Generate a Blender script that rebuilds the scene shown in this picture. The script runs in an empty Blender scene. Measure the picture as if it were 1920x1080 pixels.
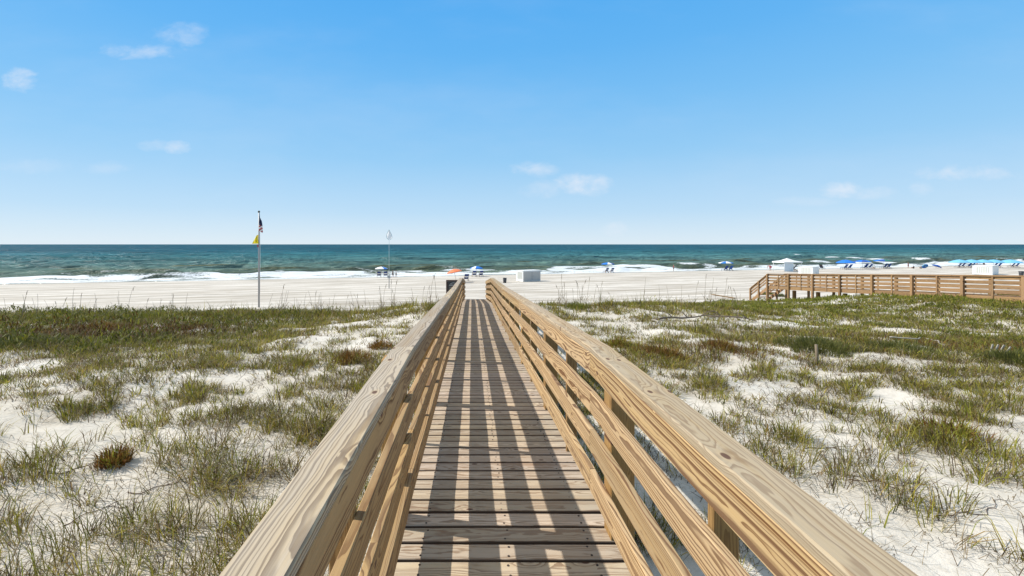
import bpy, bmesh, math, random
import numpy as np
from mathutils import Vector, Matrix
R = math.radians
scene = bpy.context.scene
COL = scene.collection

# ------------------------------------------------------------------ camera
CAMZ = 7.6
FPX, PPX, PPY = 850.0, 885.0, 458.0      # the photo keeps its verticals vertical: a level lens with shift
cam_d = bpy.data.cameras.new('camera')
cam_d.sensor_width = 36.0
cam_d.lens = FPX / 1920 * 36
cam_d.shift_x = (960 - PPX) / 1920
cam_d.shift_y = -(540 - PPY) / 1920
cam_d.clip_start = 0.05
cam_d.clip_end = 200000
cam = bpy.data.objects.new('camera', cam_d)
COL.objects.link(cam)
cam.location = (0, 0, CAMZ)
cam.rotation_euler = (R(90), 0, 0)
scene.camera = cam

# ------------------------------------------------------------------ light
SUNV = Vector((-1.035, 0.215, 1.0)).normalized()
ELEV = math.asin(SUNV.z)
sun_d = bpy.data.lights.new('sun', 'SUN')
sun_d.energy = 4.6
sun_d.angle = R(0.5)
sun_d.color = (1.0, 0.945, 0.87)
sun = bpy.data.objects.new('sun', sun_d)
COL.objects.link(sun)
sun.location = (-30, 5, 40)
sun.rotation_euler = SUNV.to_track_quat('Z', 'Y').to_euler()

world = bpy.data.worlds.new('World')
scene.world = world
world.use_nodes = True
scene.view_settings.view_transform = 'Standard'
scene.view_settings.look = 'None'
scene.view_settings.exposure = 0.25
scene.view_settings.gamma = 1
scene.view_settings.use_curve_mapping = False


class NT:
    """small helper for writing node trees"""
    def __init__(self, tree):
        self.t = tree
        self.t.nodes.clear()
    def n(self, kind, **kw):
        nd = self.t.nodes.new(kind)
        for k, v in kw.items():
            if k.startswith('in_'):
                key = k[3:]
                key = int(key) if key.isdigit() else key.replace('_', ' ')
                self.set(nd, key, v)
            else:
                setattr(nd, k, v)
        return nd
    def set(self, nd, key, v):
        s = nd.inputs[key]
        if hasattr(v, 'is_output') or isinstance(v, bpy.types.NodeSocket):
            self.t.links.new(v, s)
        else:
            s.default_value = v
    def m(self, op, a, b=0.0, c=None, clamp=False):
        nd = self.t.nodes.new('ShaderNodeMath'); nd.operation = op; nd.use_clamp = clamp
        self.set(nd, 0, a); self.set(nd, 1, b)
        if c is not None: self.set(nd, 2, c)
        return nd.outputs[0]
    def vm(self, op, a, b=(0, 0, 0)):
        nd = self.t.nodes.new('ShaderNodeVectorMath'); nd.operation = op
        self.set(nd, 0, a)
        if op == 'SCALE': self.set(nd, 3, b)
        else: self.set(nd, 1, b)
        return nd.outputs['Value'] if op in ('DOT_PRODUCT', 'LENGTH') else nd.outputs[0]
    def mix(self, f, a, b, mode='MIX'):
        nd = self.t.nodes.new('ShaderNodeMix'); nd.data_type = 'RGBA'; nd.blend_type = mode
        self.set(nd, 0, f); self.set(nd, 6, a); self.set(nd, 7, b)
        return nd.outputs[2]
    def noise(self, vec, scale, detail=4, rough=0.55, dist=0.0, dims='3D'):
        nd = self.t.nodes.new('ShaderNodeTexNoise'); nd.noise_dimensions = dims
        self.set(nd, 'Vector', vec); self.set(nd, 'Scale', scale); self.set(nd, 'Detail', detail)
        self.set(nd, 'Roughness', rough); self.set(nd, 'Distortion', dist)
        return nd.outputs[0]
    def ramp(self, f, stops, interp='LINEAR'):
        nd = self.t.nodes.new('ShaderNodeValToRGB'); cr = nd.color_ramp; cr.interpolation = interp
        while len(cr.elements) < len(stops): cr.elements.new(0.5)
        for e, (p, c) in zip(cr.elements, stops):
            e.position = p
            e.color = (c, c, c, 1) if isinstance(c, (int, float)) else (*c, 1)
        self.set(nd, 0, f)
        return nd.outputs[0]
    def smooth(self, x, a, b):
        nd = self.t.nodes.new('ShaderNodeMapRange'); nd.interpolation_type = 'SMOOTHSTEP'
        self.set(nd, 0, x); self.set(nd, 1, a); self.set(nd, 2, b)
        return nd.outputs[0]
    def sep(self, v):
        nd = self.t.nodes.new('ShaderNodeSeparateXYZ'); self.set(nd, 0, v)
        return nd.outputs
    def comb(self, x, y, z):
        nd = self.t.nodes.new('ShaderNodeCombineXYZ'); self.set(nd, 0, x); self.set(nd, 1, y); self.set(nd, 2, z)
        return nd.outputs[0]


def build_world():
    N = NT(world.node_tree)
    sky = N.n('ShaderNodeTexSky', sky_type='NISHITA')
    sky.sun_disc = False
    sky.sun_elevation = ELEV
    sky.sun_rotation = math.atan2(SUNV.x, SUNV.y)
    sky.altitude = 0
    sky.air_density = 1.0
    sky.dust_density = 0.35
    sky.ozone_density = 2.2
    col = sky.outputs[0]
    # thin fair-weather clouds, by compass direction
    d = N.n('ShaderNodeTexCoord').outputs['Generated']
    xyz = N.sep(d)
    ay = N.m('MAXIMUM', xyz[1], 0.05)
    p = N.m('DIVIDE', xyz[0], ay)           # tangent of bearing / of height
    q = N.m('DIVIDE', xyz[2], ay)
    # ramp over the physical sky: milky horizon, blue above, whitened overhead to add fill
    K = 1.0 / (0.105 * 2 ** 0.25)
    el = N.m('MULTIPLY', N.m('DIVIDE', xyz[2], N.m('SQRT', N.m('ADD', N.m('MULTIPLY', xyz[0], xyz[0]), N.m('MULTIPLY', xyz[1], xyz[1])))), 1.0)
    grad = N.ramp(el, [(0.0, (.73, .855, .95)), (.068, (.51, .735, .945)), (.186, (.31, .62, .935)), (.30, (.20, .54, .935)), (.42, (.13, .475, .93)), (.54, (.095, .435, .92)), (.66, (.20, .44, .76)), (1.0, (.56, .61, .67))])
    grad = N.vm('SCALE', grad, K)
    col = N.mix(0.93, col, grad)
    vec = N.comb(p, N.m('MULTIPLY', q, 1.8), 0.0)
    nz = N.noise(vec, 14.0, 7, 0.6, 0.3)
    nz2 = N.noise(vec, 45.0, 6, 0.65, 0.3)
    wob = N.m('ADD', N.m('MULTIPLY', N.m('SUBTRACT', nz, 0.5), 4.2), N.m('MULTIPLY', N.m('SUBTRACT', nz2, 0.5), 1.3))
    total = None
    for (cx, cy, rx, ry, s) in [(262, 96, 78, 15, .36), (338, 66, 52, 20, .30), (38, 150, 34, 20, .50), (338, 276, 28, 13, .48),
                                (286, 272, 30, 12, .24), (1002, 316, 42, 13, .42), (1096, 345, 46, 20, .55), (1012, 356, 44, 14, .24),
                                (1576, 354, 42, 15, .55), (1640, 362, 50, 12, .25), (1812, 323, 92, 16, .40), (1728, 356, 24, 14, .22),
                                (1152, 430, 26, 13, .30), (1510, 378, 60, 10, .14), (205, 315, 42, 12, .16), (70, 312, 90, 14, .12)]:
        ex = N.m('DIVIDE', N.m('SUBTRACT', p, (cx - PPX) / FPX), rx / FPX)
        ey = N.m('DIVIDE', N.m('SUBTRACT', q, (PPY - cy) / FPX), ry / FPX)
        r2 = N.m('ADD', N.m('MULTIPLY', ex, ex), N.m('MULTIPLY', ey, ey))
        a = N.m('SUBTRACT', 1.05, N.m('ADD', r2, wob))
        a = N.m('MULTIPLY', N.smooth(a, -0.6, 2.2), s * 1.2)
        total = a if total is None else N.m('MAXIMUM', total, a)
    veil = N.m('MULTIPLY', N.smooth(N.noise(N.comb(N.m('MULTIPLY', p, 1.0), N.m('MULTIPLY', q, 3.2), 3.3), 1.6, 5, 0.6), 0.42, 0.8), 0.10)
    total = N.m('MAXIMUM', total, veil)
    total = N.m('MULTIPLY', total, N.smooth(xyz[1], 0.05, 0.3))
    col = N.mix(total, col, (7.0, 7.2, 7.7, 1))
    bg = N.n('ShaderNodeBackground', in_Color=col, in_Strength=0.105)
    out = N.n('ShaderNodeOutputWorld')
    N.t.links.new(bg.outputs[0], out.inputs[0])


build_world()

# ------------------------------------------------------------------ shared helpers
rng = np.random.default_rng(7)
random.seed(11)


def hash2(ix, iy, seed):
    h = (ix.astype(np.int64) * 374761393 + iy.astype(np.int64) * 668265263 + seed * 1274126177) & 0x7fffffff
    h = ((h ^ (h >> 13)) * 1274126177) & 0x7fffffff
    return ((h ^ (h >> 16)) & 0xffff) / 65535.0


def vnoise(x, y, seed=0):
    x = np.asarray(x, float); y = np.asarray(y, float)
    ix = np.floor(x); iy = np.floor(y)
    fx = x - ix; fy = y - iy
    fx = fx * fx * fx * (fx * (fx * 6 - 15) + 10); fy = fy * fy * fy * (fy * (fy * 6 - 15) + 10)
    a = hash2(ix, iy, seed); b = hash2(ix + 1, iy, seed); c = hash2(ix, iy + 1, seed); d = hash2(ix + 1, iy + 1, seed)
    return (a + (b - a) * fx) * (1 - fy) + (c + (d - c) * fx) * fy


def fbm(x, y, seed=0, octv=4):
    s = 0; a = 0.5; t = 0
    for i in range(octv):
        s = s + a * vnoise(x, y, seed + i * 17); t += a
        x = x * 2.03 + 11.3; y = y * 2.03 + 5.7; a *= 0.5
    return s / t


def sstep(x, a, b):
    t = np.clip((x - a) / (b - a), 0, 1)
    return t * t * (3 - 2 * t)


ALPHA = math.atan(0.28)
CA, SA = math.cos(ALPHA), math.sin(ALPHA)


def shore_uv(x, y):
    """u along the waterline, v out to sea"""
    return x * CA + (y - 112) * SA, -x * SA + (y - 112) * CA


# boardwalk profile (distance, deck height)
PROF = [(-3.0, -1.72), (2.95, -1.72), (11.85, -2.17), (18.7, -2.44), (26.0, -3.15)]


def deck_z(y):
    ys = [p[0] for p in PROF]; zs = [p[1] + CAMZ for p in PROF]
    return float(np.interp(y, ys, zs))


def ground_h(x, y):
    x = np.asarray(x, float); y = np.asarray(y, float)
    u, v = shore_uv(x, y)
    d = -v
    beach = np.where(d < 0, 0.05 * d, np.where(d < 12, 0.05 * d, 0.6 + 0.028 * (d - 12)))
    beach = np.minimum(beach, 3.4)
    beach = beach + sstep(d, 6, 20) * (0.16 * (fbm(u / 14, v / 3.2, 3) - 0.5) + 0.05 * (fbm(u / 5, v / 0.9, 5) - 0.5))
    pre = -2.50 - 0.026 * (y - 3) - 0.42 * sstep(-x, 1, 7) * sstep(y, 9, 20) - 0.10 * sstep(x, 1, 5) * sstep(y, 12, 20) - 0.012 * np.maximum(0, -x - 5) + CAMZ
    pre = pre - 0.25 * sstep(np.abs(x), 20, 60)
    amp = sstep(np.abs(x - 0.2), 0.9, 4.0)
    pre = pre + (0.15 + 0.6 * amp) * 0.55 * (fbm(x / 6.5, y / 5.5, 21) - 0.5) + 0.27 * amp * (fbm(x / 1.7, y / 1.5, 31, 3) - 0.5)
    pre = pre + 0.05 * (fbm(x / 0.45, y / 0.42, 41, 3) - 0.5)
    # low crest of the foredune
    pre = pre - 0.30 * sstep(x, 9, 16) - 0.03 * np.clip(y - 24, 0, 40) * sstep(x, 10, 15)
    pre = pre + 0.46 * sstep(x, 19, 24) * (1 - sstep(y, 29, 35))
    tc = 21 + 3.5 * sstep(x, 5, 25)
    wd = 13 + 9 * sstep(x, 5, 22)
    pre = pre + 0.10 * np.exp(-((y - tc) / 2.6) ** 2) * (0.35 + fbm(x / 4, y / 9, 51))
    s = sstep(y, tc, tc + wd)
    return pre * (1 - s) + beach * s


def gh(x, y):
    return float(ground_h(np.array([x]), np.array([y]))[0])


def on_ground(px, py, t0=24.0, t1=400.0):
    """the point of the ground seen in the photo's pixel (px, py)"""
    dx = (px - PPX) / FPX; dz = (PPY - py) / FPX
    t = np.linspace(t0, t1, 6000)
    g = np.maximum(ground_h(dx * t, t), 0.0)
    hit = np.nonzero(CAMZ + dz * t <= g)[0]
    i = hit[0] if len(hit) else len(t) - 1
    return Vector((dx * t[i], t[i], float(g[i])))


def tag(o, label=None, cat=None, group=None, kind=None):
    if label: o['label'] = label
    if cat: o['category'] = cat
    if group: o['group'] = group
    if kind: o['kind'] = kind
    return o


def empty(name, loc, rz=0.0):
    o = bpy.data.objects.new(name, None)
    o.empty_display_size = 0.2
    COL.objects.link(o)
    o.location = loc
    o.rotation_euler = (0, 0, rz)
    return o


def link(name, me, mat=None, parent=None, mats=None):
    o = bpy.data.objects.new(name, me)
    COL.objects.link(o)
    for m_ in (mats or ([mat] if mat else [])):
        if m_.name not in [x.name for x in me.materials if x]:
            me.materials.append(m_)
    if parent: o.parent = parent
    return o


def np_mesh(name, verts, faces_flat, loop_tot, smooth=False):
    me = bpy.data.meshes.new(name)
    verts = np.asarray(verts, np.float32)
    me.vertices.add(len(verts))
    me.vertices.foreach_set('co', verts.ravel())
    fl = np.asarray(faces_flat, np.int32).ravel()
    lt = np.asarray(loop_tot, np.int32)
    me.loops.add(len(fl))
    me.loops.foreach_set('vertex_index', fl)
    me.polygons.add(len(lt))
    ls = np.zeros(len(lt), np.int32); ls[1:] = np.cumsum(lt)[:-1]
    me.polygons.foreach_set('loop_start', ls)
    me.polygons.foreach_set('loop_total', lt)
    if smooth:
        me.polygons.foreach_set('use_smooth', np.ones(len(lt), bool))
    me.update(calc_edges=True)
    me.validate()
    return me


def grid_mesh(name, X, Y, Z, smooth=True):
    ny, nx = X.shape
    v = np.stack([X.ravel(), Y.ravel(), Z.ravel()], 1)
    i = np.arange(ny * nx).reshape(ny, nx)
    f = np.stack([i[:-1, :-1], i[:-1, 1:], i[1:, 1:], i[1:, :-1]], -1).reshape(-1, 4)
    return np_mesh(name, v, f, np.full(len(f), 4), smooth)


class MB:
    """collects shapes, links them as one mesh"""
    def __init__(self):
        self.v = []; self.f = []; self.mi = []; self.sm = []
    def add(self, vs, fs, mi=0, smooth=False):
        b = len(self.v)
        self.v += [tuple(p) for p in vs]
        self.f += [tuple(b + i for i in f) for f in fs]
        self.mi += [mi] * len(fs); self.sm += [smooth] * len(fs)
        return self
    def box(self, c, s, rz=0.0, mi=0, bev=0.0, M=None):
        bm = bmesh.new()
        bmesh.ops.create_cube(bm, size=1.0)
        bmesh.ops.scale(bm, vec=s, verts=bm.verts)
        if bev > 0:
            bmesh.ops.bevel(bm, geom=list(bm.edges), offset=bev, segments=1, affect='EDGES')
        T = Matrix.Translation(c) @ Matrix.Rotation(rz, 4, 'Z')
        if M is not None: T = M @ T
        bm.transform(T)
        bm.verts.index_update()
        self.add([v.co.copy() for v in bm.verts], [[v.index for v in f.verts] for f in bm.faces], mi)
        bm.free()
        return self
    def tube(self, pts, rad, n=8, mi=0, cap=True, smooth=True):
        pts = [Vector(p) for p in pts]
        rads = rad if isinstance(rad, (list, tuple)) else [rad] * len(pts)
        vs = []; fs = []
        for i, p in enumerate(pts):
            a = pts[max(i - 1, 0)]; b = pts[min(i + 1, len(pts) - 1)]
            t = (b - a).normalized()
            up = Vector((0, 0, 1)) if abs(t.z) < 0.95 else Vector((1, 0, 0))
            x = t.cross(up).normalized(); y = x.cross(t)
            for k in range(n):
                an = 2 * math.pi * k / n
                vs.append(p + (x * math.cos(an) + y * math.sin(an)) * rads[i])
        for i in range(len(pts) - 1):
            for k in range(n):
                fs.append((i * n + k, i * n + (k + 1) % n, (i + 1) * n + (k + 1) % n, (i + 1) * n + k))
        if cap:
            fs.append(tuple(range(n - 1, -1, -1)))
            fs.append(tuple((len(pts) - 1) * n + k for k in range(n)))
        return self.add(vs, fs, mi, smooth)
    def lathe(self, c, prof, n=16, mi=0, smooth=True):
        vs = []; fs = []
        for (r, z) in prof:
            for k in range(n):
                an = 2 * math.pi * k / n
                vs.append((c[0] + r * math.cos(an), c[1] + r * math.sin(an), c[2] + z))
        for i in range(len(prof) - 1):
            for k in range(n):
                fs.append((i * n + k, i * n + (k + 1) % n, (i + 1) * n + (k + 1) % n, (i + 1) * n + k))
        return self.add(vs, fs, mi, smooth)
    def mesh(self, name):
        me = bpy.data.meshes.new(name)
        me.from_pydata(self.v, [], self.f)
        me.polygons.foreach_set('material_index', self.mi)
        me.polygons.foreach_set('use_smooth', self.sm)
        me.update()
        return me
    def build(self, name, mat, parent=None):
        mats = mat if isinstance(mat, (list, tuple)) else [mat]
        return link(name, self.mesh(name), parent=parent, mats=mats)


def new_mat(name):
    m_ = bpy.data.materials.new(name)
    m_.use_nodes = True
    return m_, NT(m_.node_tree)


def finish(N, bsdf):
    out = N.n('ShaderNodeOutputMaterial')
    N.t.links.new(bsdf.outputs[0], out.inputs[0])


MATS = {}


def paint(name, col, rough=0.5, var=0.12, scale=6.0, metal=0.0, spec=0.5, bump=0.0):
    """a painted / moulded / cloth surface with a little unevenness"""
    if name in MATS: return MATS[name]
    m_, N = new_mat(name)
    co = N.n('ShaderNodeTexCoord').outputs['Object']
    nz = N.noise(co, scale, 5, 0.6)
    k = N.m('ADD', 1 - var, N.m('MULTIPLY', nz, 2 * var))
    c = N.mix(1.0, (*col, 1), N.comb(k, k, k), 'MULTIPLY')
    b = N.n('ShaderNodeBsdfPrincipled', in_Base_Color=c, in_Roughness=rough, in_Metallic=metal)
    b.inputs['Specular IOR Level'].default_value = spec
    if bump:
        bp = N.n('ShaderNodeBump', in_Strength=bump, in_Distance=0.02, in_Height=nz)
        N.t.links.new(bp.outputs[0], b.inputs['Normal'])
    finish(N, b)
    MATS[name] = m_
    return m_


# ------------------------------------------------------------------ ground
def mat_sand():
    m_, N = new_mat('quartz_sand')
    geo = N.n('ShaderNodeNewGeometry').outputs['Position']
    x, y, z = N.sep(geo)
    u = N.m('ADD', N.m('MULTIPLY', x, CA), N.m('MULTIPLY', N.m('SUBTRACT', y, 112.0), SA))
    v = N.m('ADD', N.m('MULTIPLY', x, -SA), N.m('MULTIPLY', N.m('SUBTRACT', y, 112.0), CA))
    sv = N.comb(N.m('MULTIPLY', u, 0.055), N.m('MULTIPLY', v, 0.62), 0.0)
    streak = N.noise(sv, 1.0, 6, 0.66, 0.3)
    fine = N.noise(geo, 7.0, 6, 0.65)
    grit = N.noise(geo, 60.0, 3, 0.7)
    big = N.noise(geo, 0.5, 4, 0.55)
    dune = N.mix(N.smooth(big, 0.35, 0.7), (0.66, 0.62, 0.545, 1), (0.54, 0.495, 0.415, 1))
    dune = N.mix(N.m('MULTIPLY', N.smooth(fine, 0.48, 0.74), 0.6), dune, (0.40, 0.36, 0.29, 1))
    dune = N.mix(N.m('MULTIPLY', N.smooth(grit, 0.58, 0.75), 0.5), dune, (0.25, 0.21, 0.15, 1))
    beach = N.mix(N.smooth(streak, 0.38, 0.62), (0.38, 0.335, 0.27, 1), (0.68, 0.635, 0.565, 1))
    trk = N.noise(N.comb(N.m('MULTIPLY', u, 0.03), N.m('MULTIPLY', v, 1.7), 2.0), 1.0, 3, 0.5, 0.2)
    beach = N.mix(N.m('MULTIPLY', N.smooth(trk, 0.56, 0.66), 0.75), beach, (0.27, 0.24, 0.20, 1))
    trod = N.noise(N.comb(N.m('MULTIPLY', u, 0.45), N.m('MULTIPLY', v, 0.9), 1.0), 1.0, 5, 0.7)
    beach = N.mix(N.m('MULTIPLY', N.smooth(trod, 0.52, 0.68), 0.55), beach, (0.44, 0.39, 0.325, 1))
    isb = N.smooth(y, 26.0, 40.0)
    c = N.mix(isb, dune, beach)
    wet = N.m('SUBTRACT', 1.0, N.smooth(N.m('ADD', N.m('MULTIPLY', v, -1.0), N.m('MULTIPLY', N.m('SUBTRACT', N.noise(N.comb(N.m('MULTIPLY', u, 0.06), 0.0, 0.0), 1.0, 3), 0.5), 10.0)), 2.0, 9.0))
    c = N.mix(wet, c, (0.36, 0.32, 0.265, 1))
    h = N.m('ADD', N.m('MULTIPLY', fine, 0.05), N.m('MULTIPLY', grit, 0.006))
    h = N.m('ADD', h, N.m('MULTIPLY', N.m('MULTIPLY', streak, isb), 0.12))
    bp = N.n('ShaderNodeBump', in_Strength=0.55, in_Distance=1.0, in_Height=h)
    b = N.n('ShaderNodeBsdfPrincipled', in_Base_Color=c, in_Roughness=N.m('SUBTRACT', 0.95, N.m('MULTIPLY', wet, 0.45)))
    b.inputs['Specular IOR Level'].default_value = 0.2
    N.t.links.new(bp.outputs[0], b.inputs['Normal'])
    finish(N, b)
    return m_


def axis(fine0, fine1, step, lo, hi, g=1.12):
    a = list(np.arange(fine0, fine1, step))
    s = step; p = a[-1]
    while p < hi:
        s = min(s * g, 60); p += s; a.append(p)
    s = step; p = a[0]; pre = []
    while p > lo:
        s = min(s * g, 60); p -= s; pre.append(p)
    return np.array(pre[::-1] + a)


gx = axis(-11, 13, 0.16, -900, 900, 1.035)
gy = np.concatenate([axis(-4, 14, 0.14, -60, 14.2, 1.3), np.arange(14.4, 48, 0.24), np.arange(48.5, 150, 0.9), np.arange(152, 420, 6.0)])
GX, GY = np.meshgrid(gx, gy)
ground = link('sand_ground', grid_mesh('sand_ground', GX, GY, ground_h(GX, GY)), mat_sand())
tag(ground, kind='structure')


# ------------------------------------------------------------------ sea
def build_sea():
    us = axis(-150, 330, 1.25, -30000, 30000, 1.10)
    us = np.concatenate([np.array([-30000.0]), us[(us > -20000) & (us < 20000)], np.array([30000.0])]) if False else us
    def grow(a, s, g, hi, mx):
        out = []
        while a < hi:
            s = min(s * g, mx); a += s; out.append(a)
        return out
    up = grow(330, 1.25, 1.12, 40000, 3000); un = [-q - 0 for q in grow(150, 1.25, 1.12, 40000, 3000)][::-1]
    us = np.array(un + list(np.arange(-150, 330, 1.25)) + up)
    vs = np.array([-14, -10, -7] + list(np.arange(-5, 75, 0.42)) + grow(75, 0.42, 1.022, 400, 6) + grow(400, 6, 1.15, 60000, 4000))
    U, V = np.meshgrid(us, vs)
    fade = np.exp(-np.maximum(V - 120, 0) / 420.0)
    n1 = fbm(U / 38, V / 26, 71, 3); n2 = fbm(U / 15, V / 9, 81, 3)
    Z = np.zeros_like(U)
    for (lam, amp, dirx, ph, ns) in [(31, .40, .08, 0.0, 1.5), (19, .30, -.13, 1.7, 1.3), (11, .16, .2, 3.1, 1.6), (6.0, .06, -.3, .6, 1.2)]:
        a = 2 * np.pi * ((V + U * dirx) / lam) + ph + 2 * np.pi * ns * (n1 - .5) + 2 * np.pi * 0.8 * (n2 - .5)
        Z += amp * (np.abs(np.sin(a / 2)) * -2 + 1.27) * (0.45 + 1.1 * fbm(U / 60, V / 40, 91 + int(lam), 2))
    Z *= fade * sstep(V, -2, 14)
    # breakers: crest lines roughly parallel with the waterline
    foam = np.zeros_like(U); silt = np.zeros_like(U)
    wig = (fbm(U / 45, U * 0 + 2, 101, 3) - .5)
    for (v0, hgt, wid, thr, seed, foamy) in [(6, .16, 1.8, .30, 111, 1.0), (13, .30, 2.1, .36, 121, 1.0), (20.5, .42, 2.4, .43, 131, .9),
                                             (29, .58, 2.2, .46, 141, .55), (40, .48, 2.2, .54, 151, .30), (54, .40, 2.5, .57, 161, .1), (70, .36, 2.6, .58, 165, .0)]:
        c = v0 + 10 * wig + 5 * (fbm(U / 16, U * 0 + seed, seed, 2) - .5)
        on = sstep(fbm(U / 26, U * 0 + 7.7, seed + 3, 3), thr - .10, thr + .10)
        d = V - c
        prof = np.where(d < 0, np.exp(-(d / (wid * .55)) ** 2), np.exp(-(d / (wid * 1.3)) ** 2))
        Z += hgt * on * prof
        silt = np.maximum(silt, on * np.exp(-((d + .5) / (wid * 1.2)) ** 2) * (1 - .5 * foamy))
        brk = on * sstep(fbm(U / 11, V / 30, seed + 9, 2), .30, .62)
        tail = np.where(d < 0, np.exp(-(d / (wid * .9 + 3.4 * foamy)) ** 2), np.exp(-(d / (wid * .45)) ** 2))
        foam = np.maximum(foam, foamy * brk * tail)
    # runs of white water further out on the right, and a few whitecaps
    for (px, row, lx, s) in [(1560, 482.5, 26, .9), (1600, 485, 34, 1.0), (1640, 488, 40, 1.0), (1492, 477, 18, .8), (1725, 488, 30, .9),
                             (1790, 490, 26, .9), (1905, 489, 24, .8), (1530, 494, 40, .9), (1240, 497, 30, .8), (1285, 500, 40, .8),
                             (1830, 484, 14, .5), (40, 502, 20, .35), (1120, 503, 40, .7), (755, 503, 40, .6)]:
        t = (CAMZ) * FPX / (row - PPY)
        uu, vv = shore_uv((px - PPX) / FPX * t, t)
        w = lx / FPX * t * .6
        du = (U - uu); dv = V - vv + 0.06 * du + 2.0 * (fbm(U / 9, U * 0, 171, 2) - .5)
        g = np.exp(-(du / w) ** 4)
        Z += .55 * s * g * np.exp(-(dv / 2.4) ** 2)
        foam = np.maximum(foam, s * g * np.where(dv < 0, np.exp(-(dv / 5.0) ** 2), np.exp(-(dv / 1.5) ** 2)))
    # thin wash running up the sand
    lip = 2.0 * (fbm(U / 12, U * 0 + 1, 181, 3) - .5) * 4
    wash = sstep(V - lip, -4.5, -2.5) * (1 - sstep(V, 9, 19))
    foam = np.maximum(foam, wash * (0.45 + 0.5 * fbm(U / 7, V / 2.6, 191, 3)))
    runup = np.where(V < 0, 0.05 * V, 0.0)
    Z = np.where(V < 2, Z * 0.3, Z) + 0.03
    Z = np.where(V < lip - 4.0, runup - 0.4, np.where(V < 0, np.maximum(Z, -0.05 * V * -1 * 0 + 0.02 - 0.05 * V * 1.0), Z))
    X = U * CA - V * SA; Y = 112 + U * SA + V * CA
    me = grid_mesh('sea_water', X, Y, Z)
    for nm, arr in (('foam', foam), ('silt', silt)):
        at = me.attributes.new(nm, 'FLOAT', 'POINT')
        at.data.foreach_set('value', arr.ravel().astype(np.float32))
    m_, N = new_mat('sea_water')
    geo = N.n('ShaderNodeNewGeometry').outputs['Position']
    x, y, z = N.sep(geo)
    u = N.m('ADD', N.m('MULTIPLY', x, CA), N.m('MULTIPLY', N.m('SUBTRACT', y, 112.0), SA))
    v = N.m('ADD', N.m('MULTIPLY', x, -SA), N.m('MULTIPLY', N.m('SUBTRACT', y, 112.0), CA))
    far = N.smooth(N.m('LOGARITHM', N.m('MAXIMUM', N.m('ADD', v, 40.0), 1.0), 10.0), 1.7, 3.1)
    col = N.ramp(far, [(0.0, (.105, .155, .110)), (0.22, (.085, .19, .175)), (0.5, (.040, .165, .180)), (0.8, (.010, .100, .140)), (1.0, (.007, .080, .120))])
    patch = N.noise(N.comb(N.m('MULTIPLY', u, 0.012), N.m('MULTIPLY', v, 0.03), 0.0), 1.0, 5, 0.6)
    col = N.mix(N.m('MULTIPLY', N.smooth(patch, 0.45, 0.7), 0.45), col, (.075, .17, .165, 1))
    streaks = N.noise(N.comb(N.m('MULTIPLY', u, 0.022), N.m('MULTIPLY', v, 0.11), 5.0), 1.0, 5, 0.62, 0.4)
    streak2 = N.noise(N.comb(N.m('MULTIPLY', u, 0.004), N.m('MULTIPLY', v, 0.011), 8.0), 1.0, 5, 0.65, 0.4)
    kk = N.m('ADD', 0.62, N.m('MULTIPLY', N.smooth(N.m('ADD', N.m('MULTIPLY', streaks, .6), N.m('MULTIPLY', streak2, .4)), 0.36, 0.64), 0.62))
    col = N.mix(1.0, col, N.comb(kk, kk, kk), 'MULTIPLY')  # light and dark of the wave lines multiplied into the water colour
    chop = N.noise(N.comb(N.m('MULTIPLY', u, 0.030), N.m('MULTIPLY', v, 0.042), 6.0), 1.0, 4, 0.62, 0.5)
    swell = N.noise(N.comb(N.m('MULTIPLY', u, 0.009), N.m('MULTIPLY', v, 0.0085), 7.0), 1.0, 5, 0.68, 0.5)
    k2 = N.m('ADD', 0.78, N.m('MULTIPLY', N.smooth(N.m('ADD', N.m('MULTIPLY', chop, .55), N.m('MULTIPLY', swell, .45)), 0.36, 0.62), 0.48))
    col = N.mix(1.0, col, N.comb(k2, k2, k2), 'MULTIPLY')  # chop and swell shading put into the colour too
    silt_a = N.n('ShaderNodeAttribute', attribute_name='silt').outputs['Fac']
    col = N.mix(N.m('MULTIPLY', silt_a, 0.9), col, (.085, .092, .038, 1))
    # wave relief: short chop near, longer chop far
    w1 = N.noise(N.comb(N.m('MULTIPLY', u, 0.16), N.m('MULTIPLY', v, 0.55), 0.0), 1.0, 5, 0.62, 0.4)
    w2 = N.noise(N.comb(N.m('MULTIPLY', u, 0.03), N.m('MULTIPLY', v, 0.085), 4.0), 1.0, 6, 0.6, 0.5)
    w3 = N.noise(N.comb(N.m('MULTIPLY', u, 0.006), N.m('MULTIPLY', v, 0.014), 9.0), 1.0, 6, 0.62, 0.5)
    h = N.m('ADD', N.m('MULTIPLY', w1, 1.3), N.m('ADD', N.m('ADD', N.m('MULTIPLY', w2, 6.0), N.m('MULTIPLY', chop, -6.0)), N.m('ADD', N.m('MULTIPLY', w3, 20.0), N.m('MULTIPLY', swell, -16.0))))
    bp = N.n('ShaderNodeBump', in_Strength=1.0, in_Distance=1.0, in_Height=h)
    col = N.mix(1.0, col, (.92, .88, .90, 1), 'MULTIPLY')
    # body colour of the water under a rippled surface gloss
    body = N.n('ShaderNodeBsdfDiffuse', in_Color=col)
    gl = N.n('ShaderNodeBsdfGlossy', in_Color=(1, 1, 1, 1), in_Roughness=0.22)
    for q in (body, gl): N.t.links.new(bp.outputs[0], q.inputs['Normal'])
    lw = N.n('ShaderNodeLayerWeight', in_Blend=0.35)
    N.t.links.new(bp.outputs[0], lw.inputs['Normal'])
    fr = N.m('ADD', 0.02, N.m('MULTIPLY', N.m('POWER', lw.outputs['Facing'], 6.0), 0.34))
    b = N.n('ShaderNodeMixShader')
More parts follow.
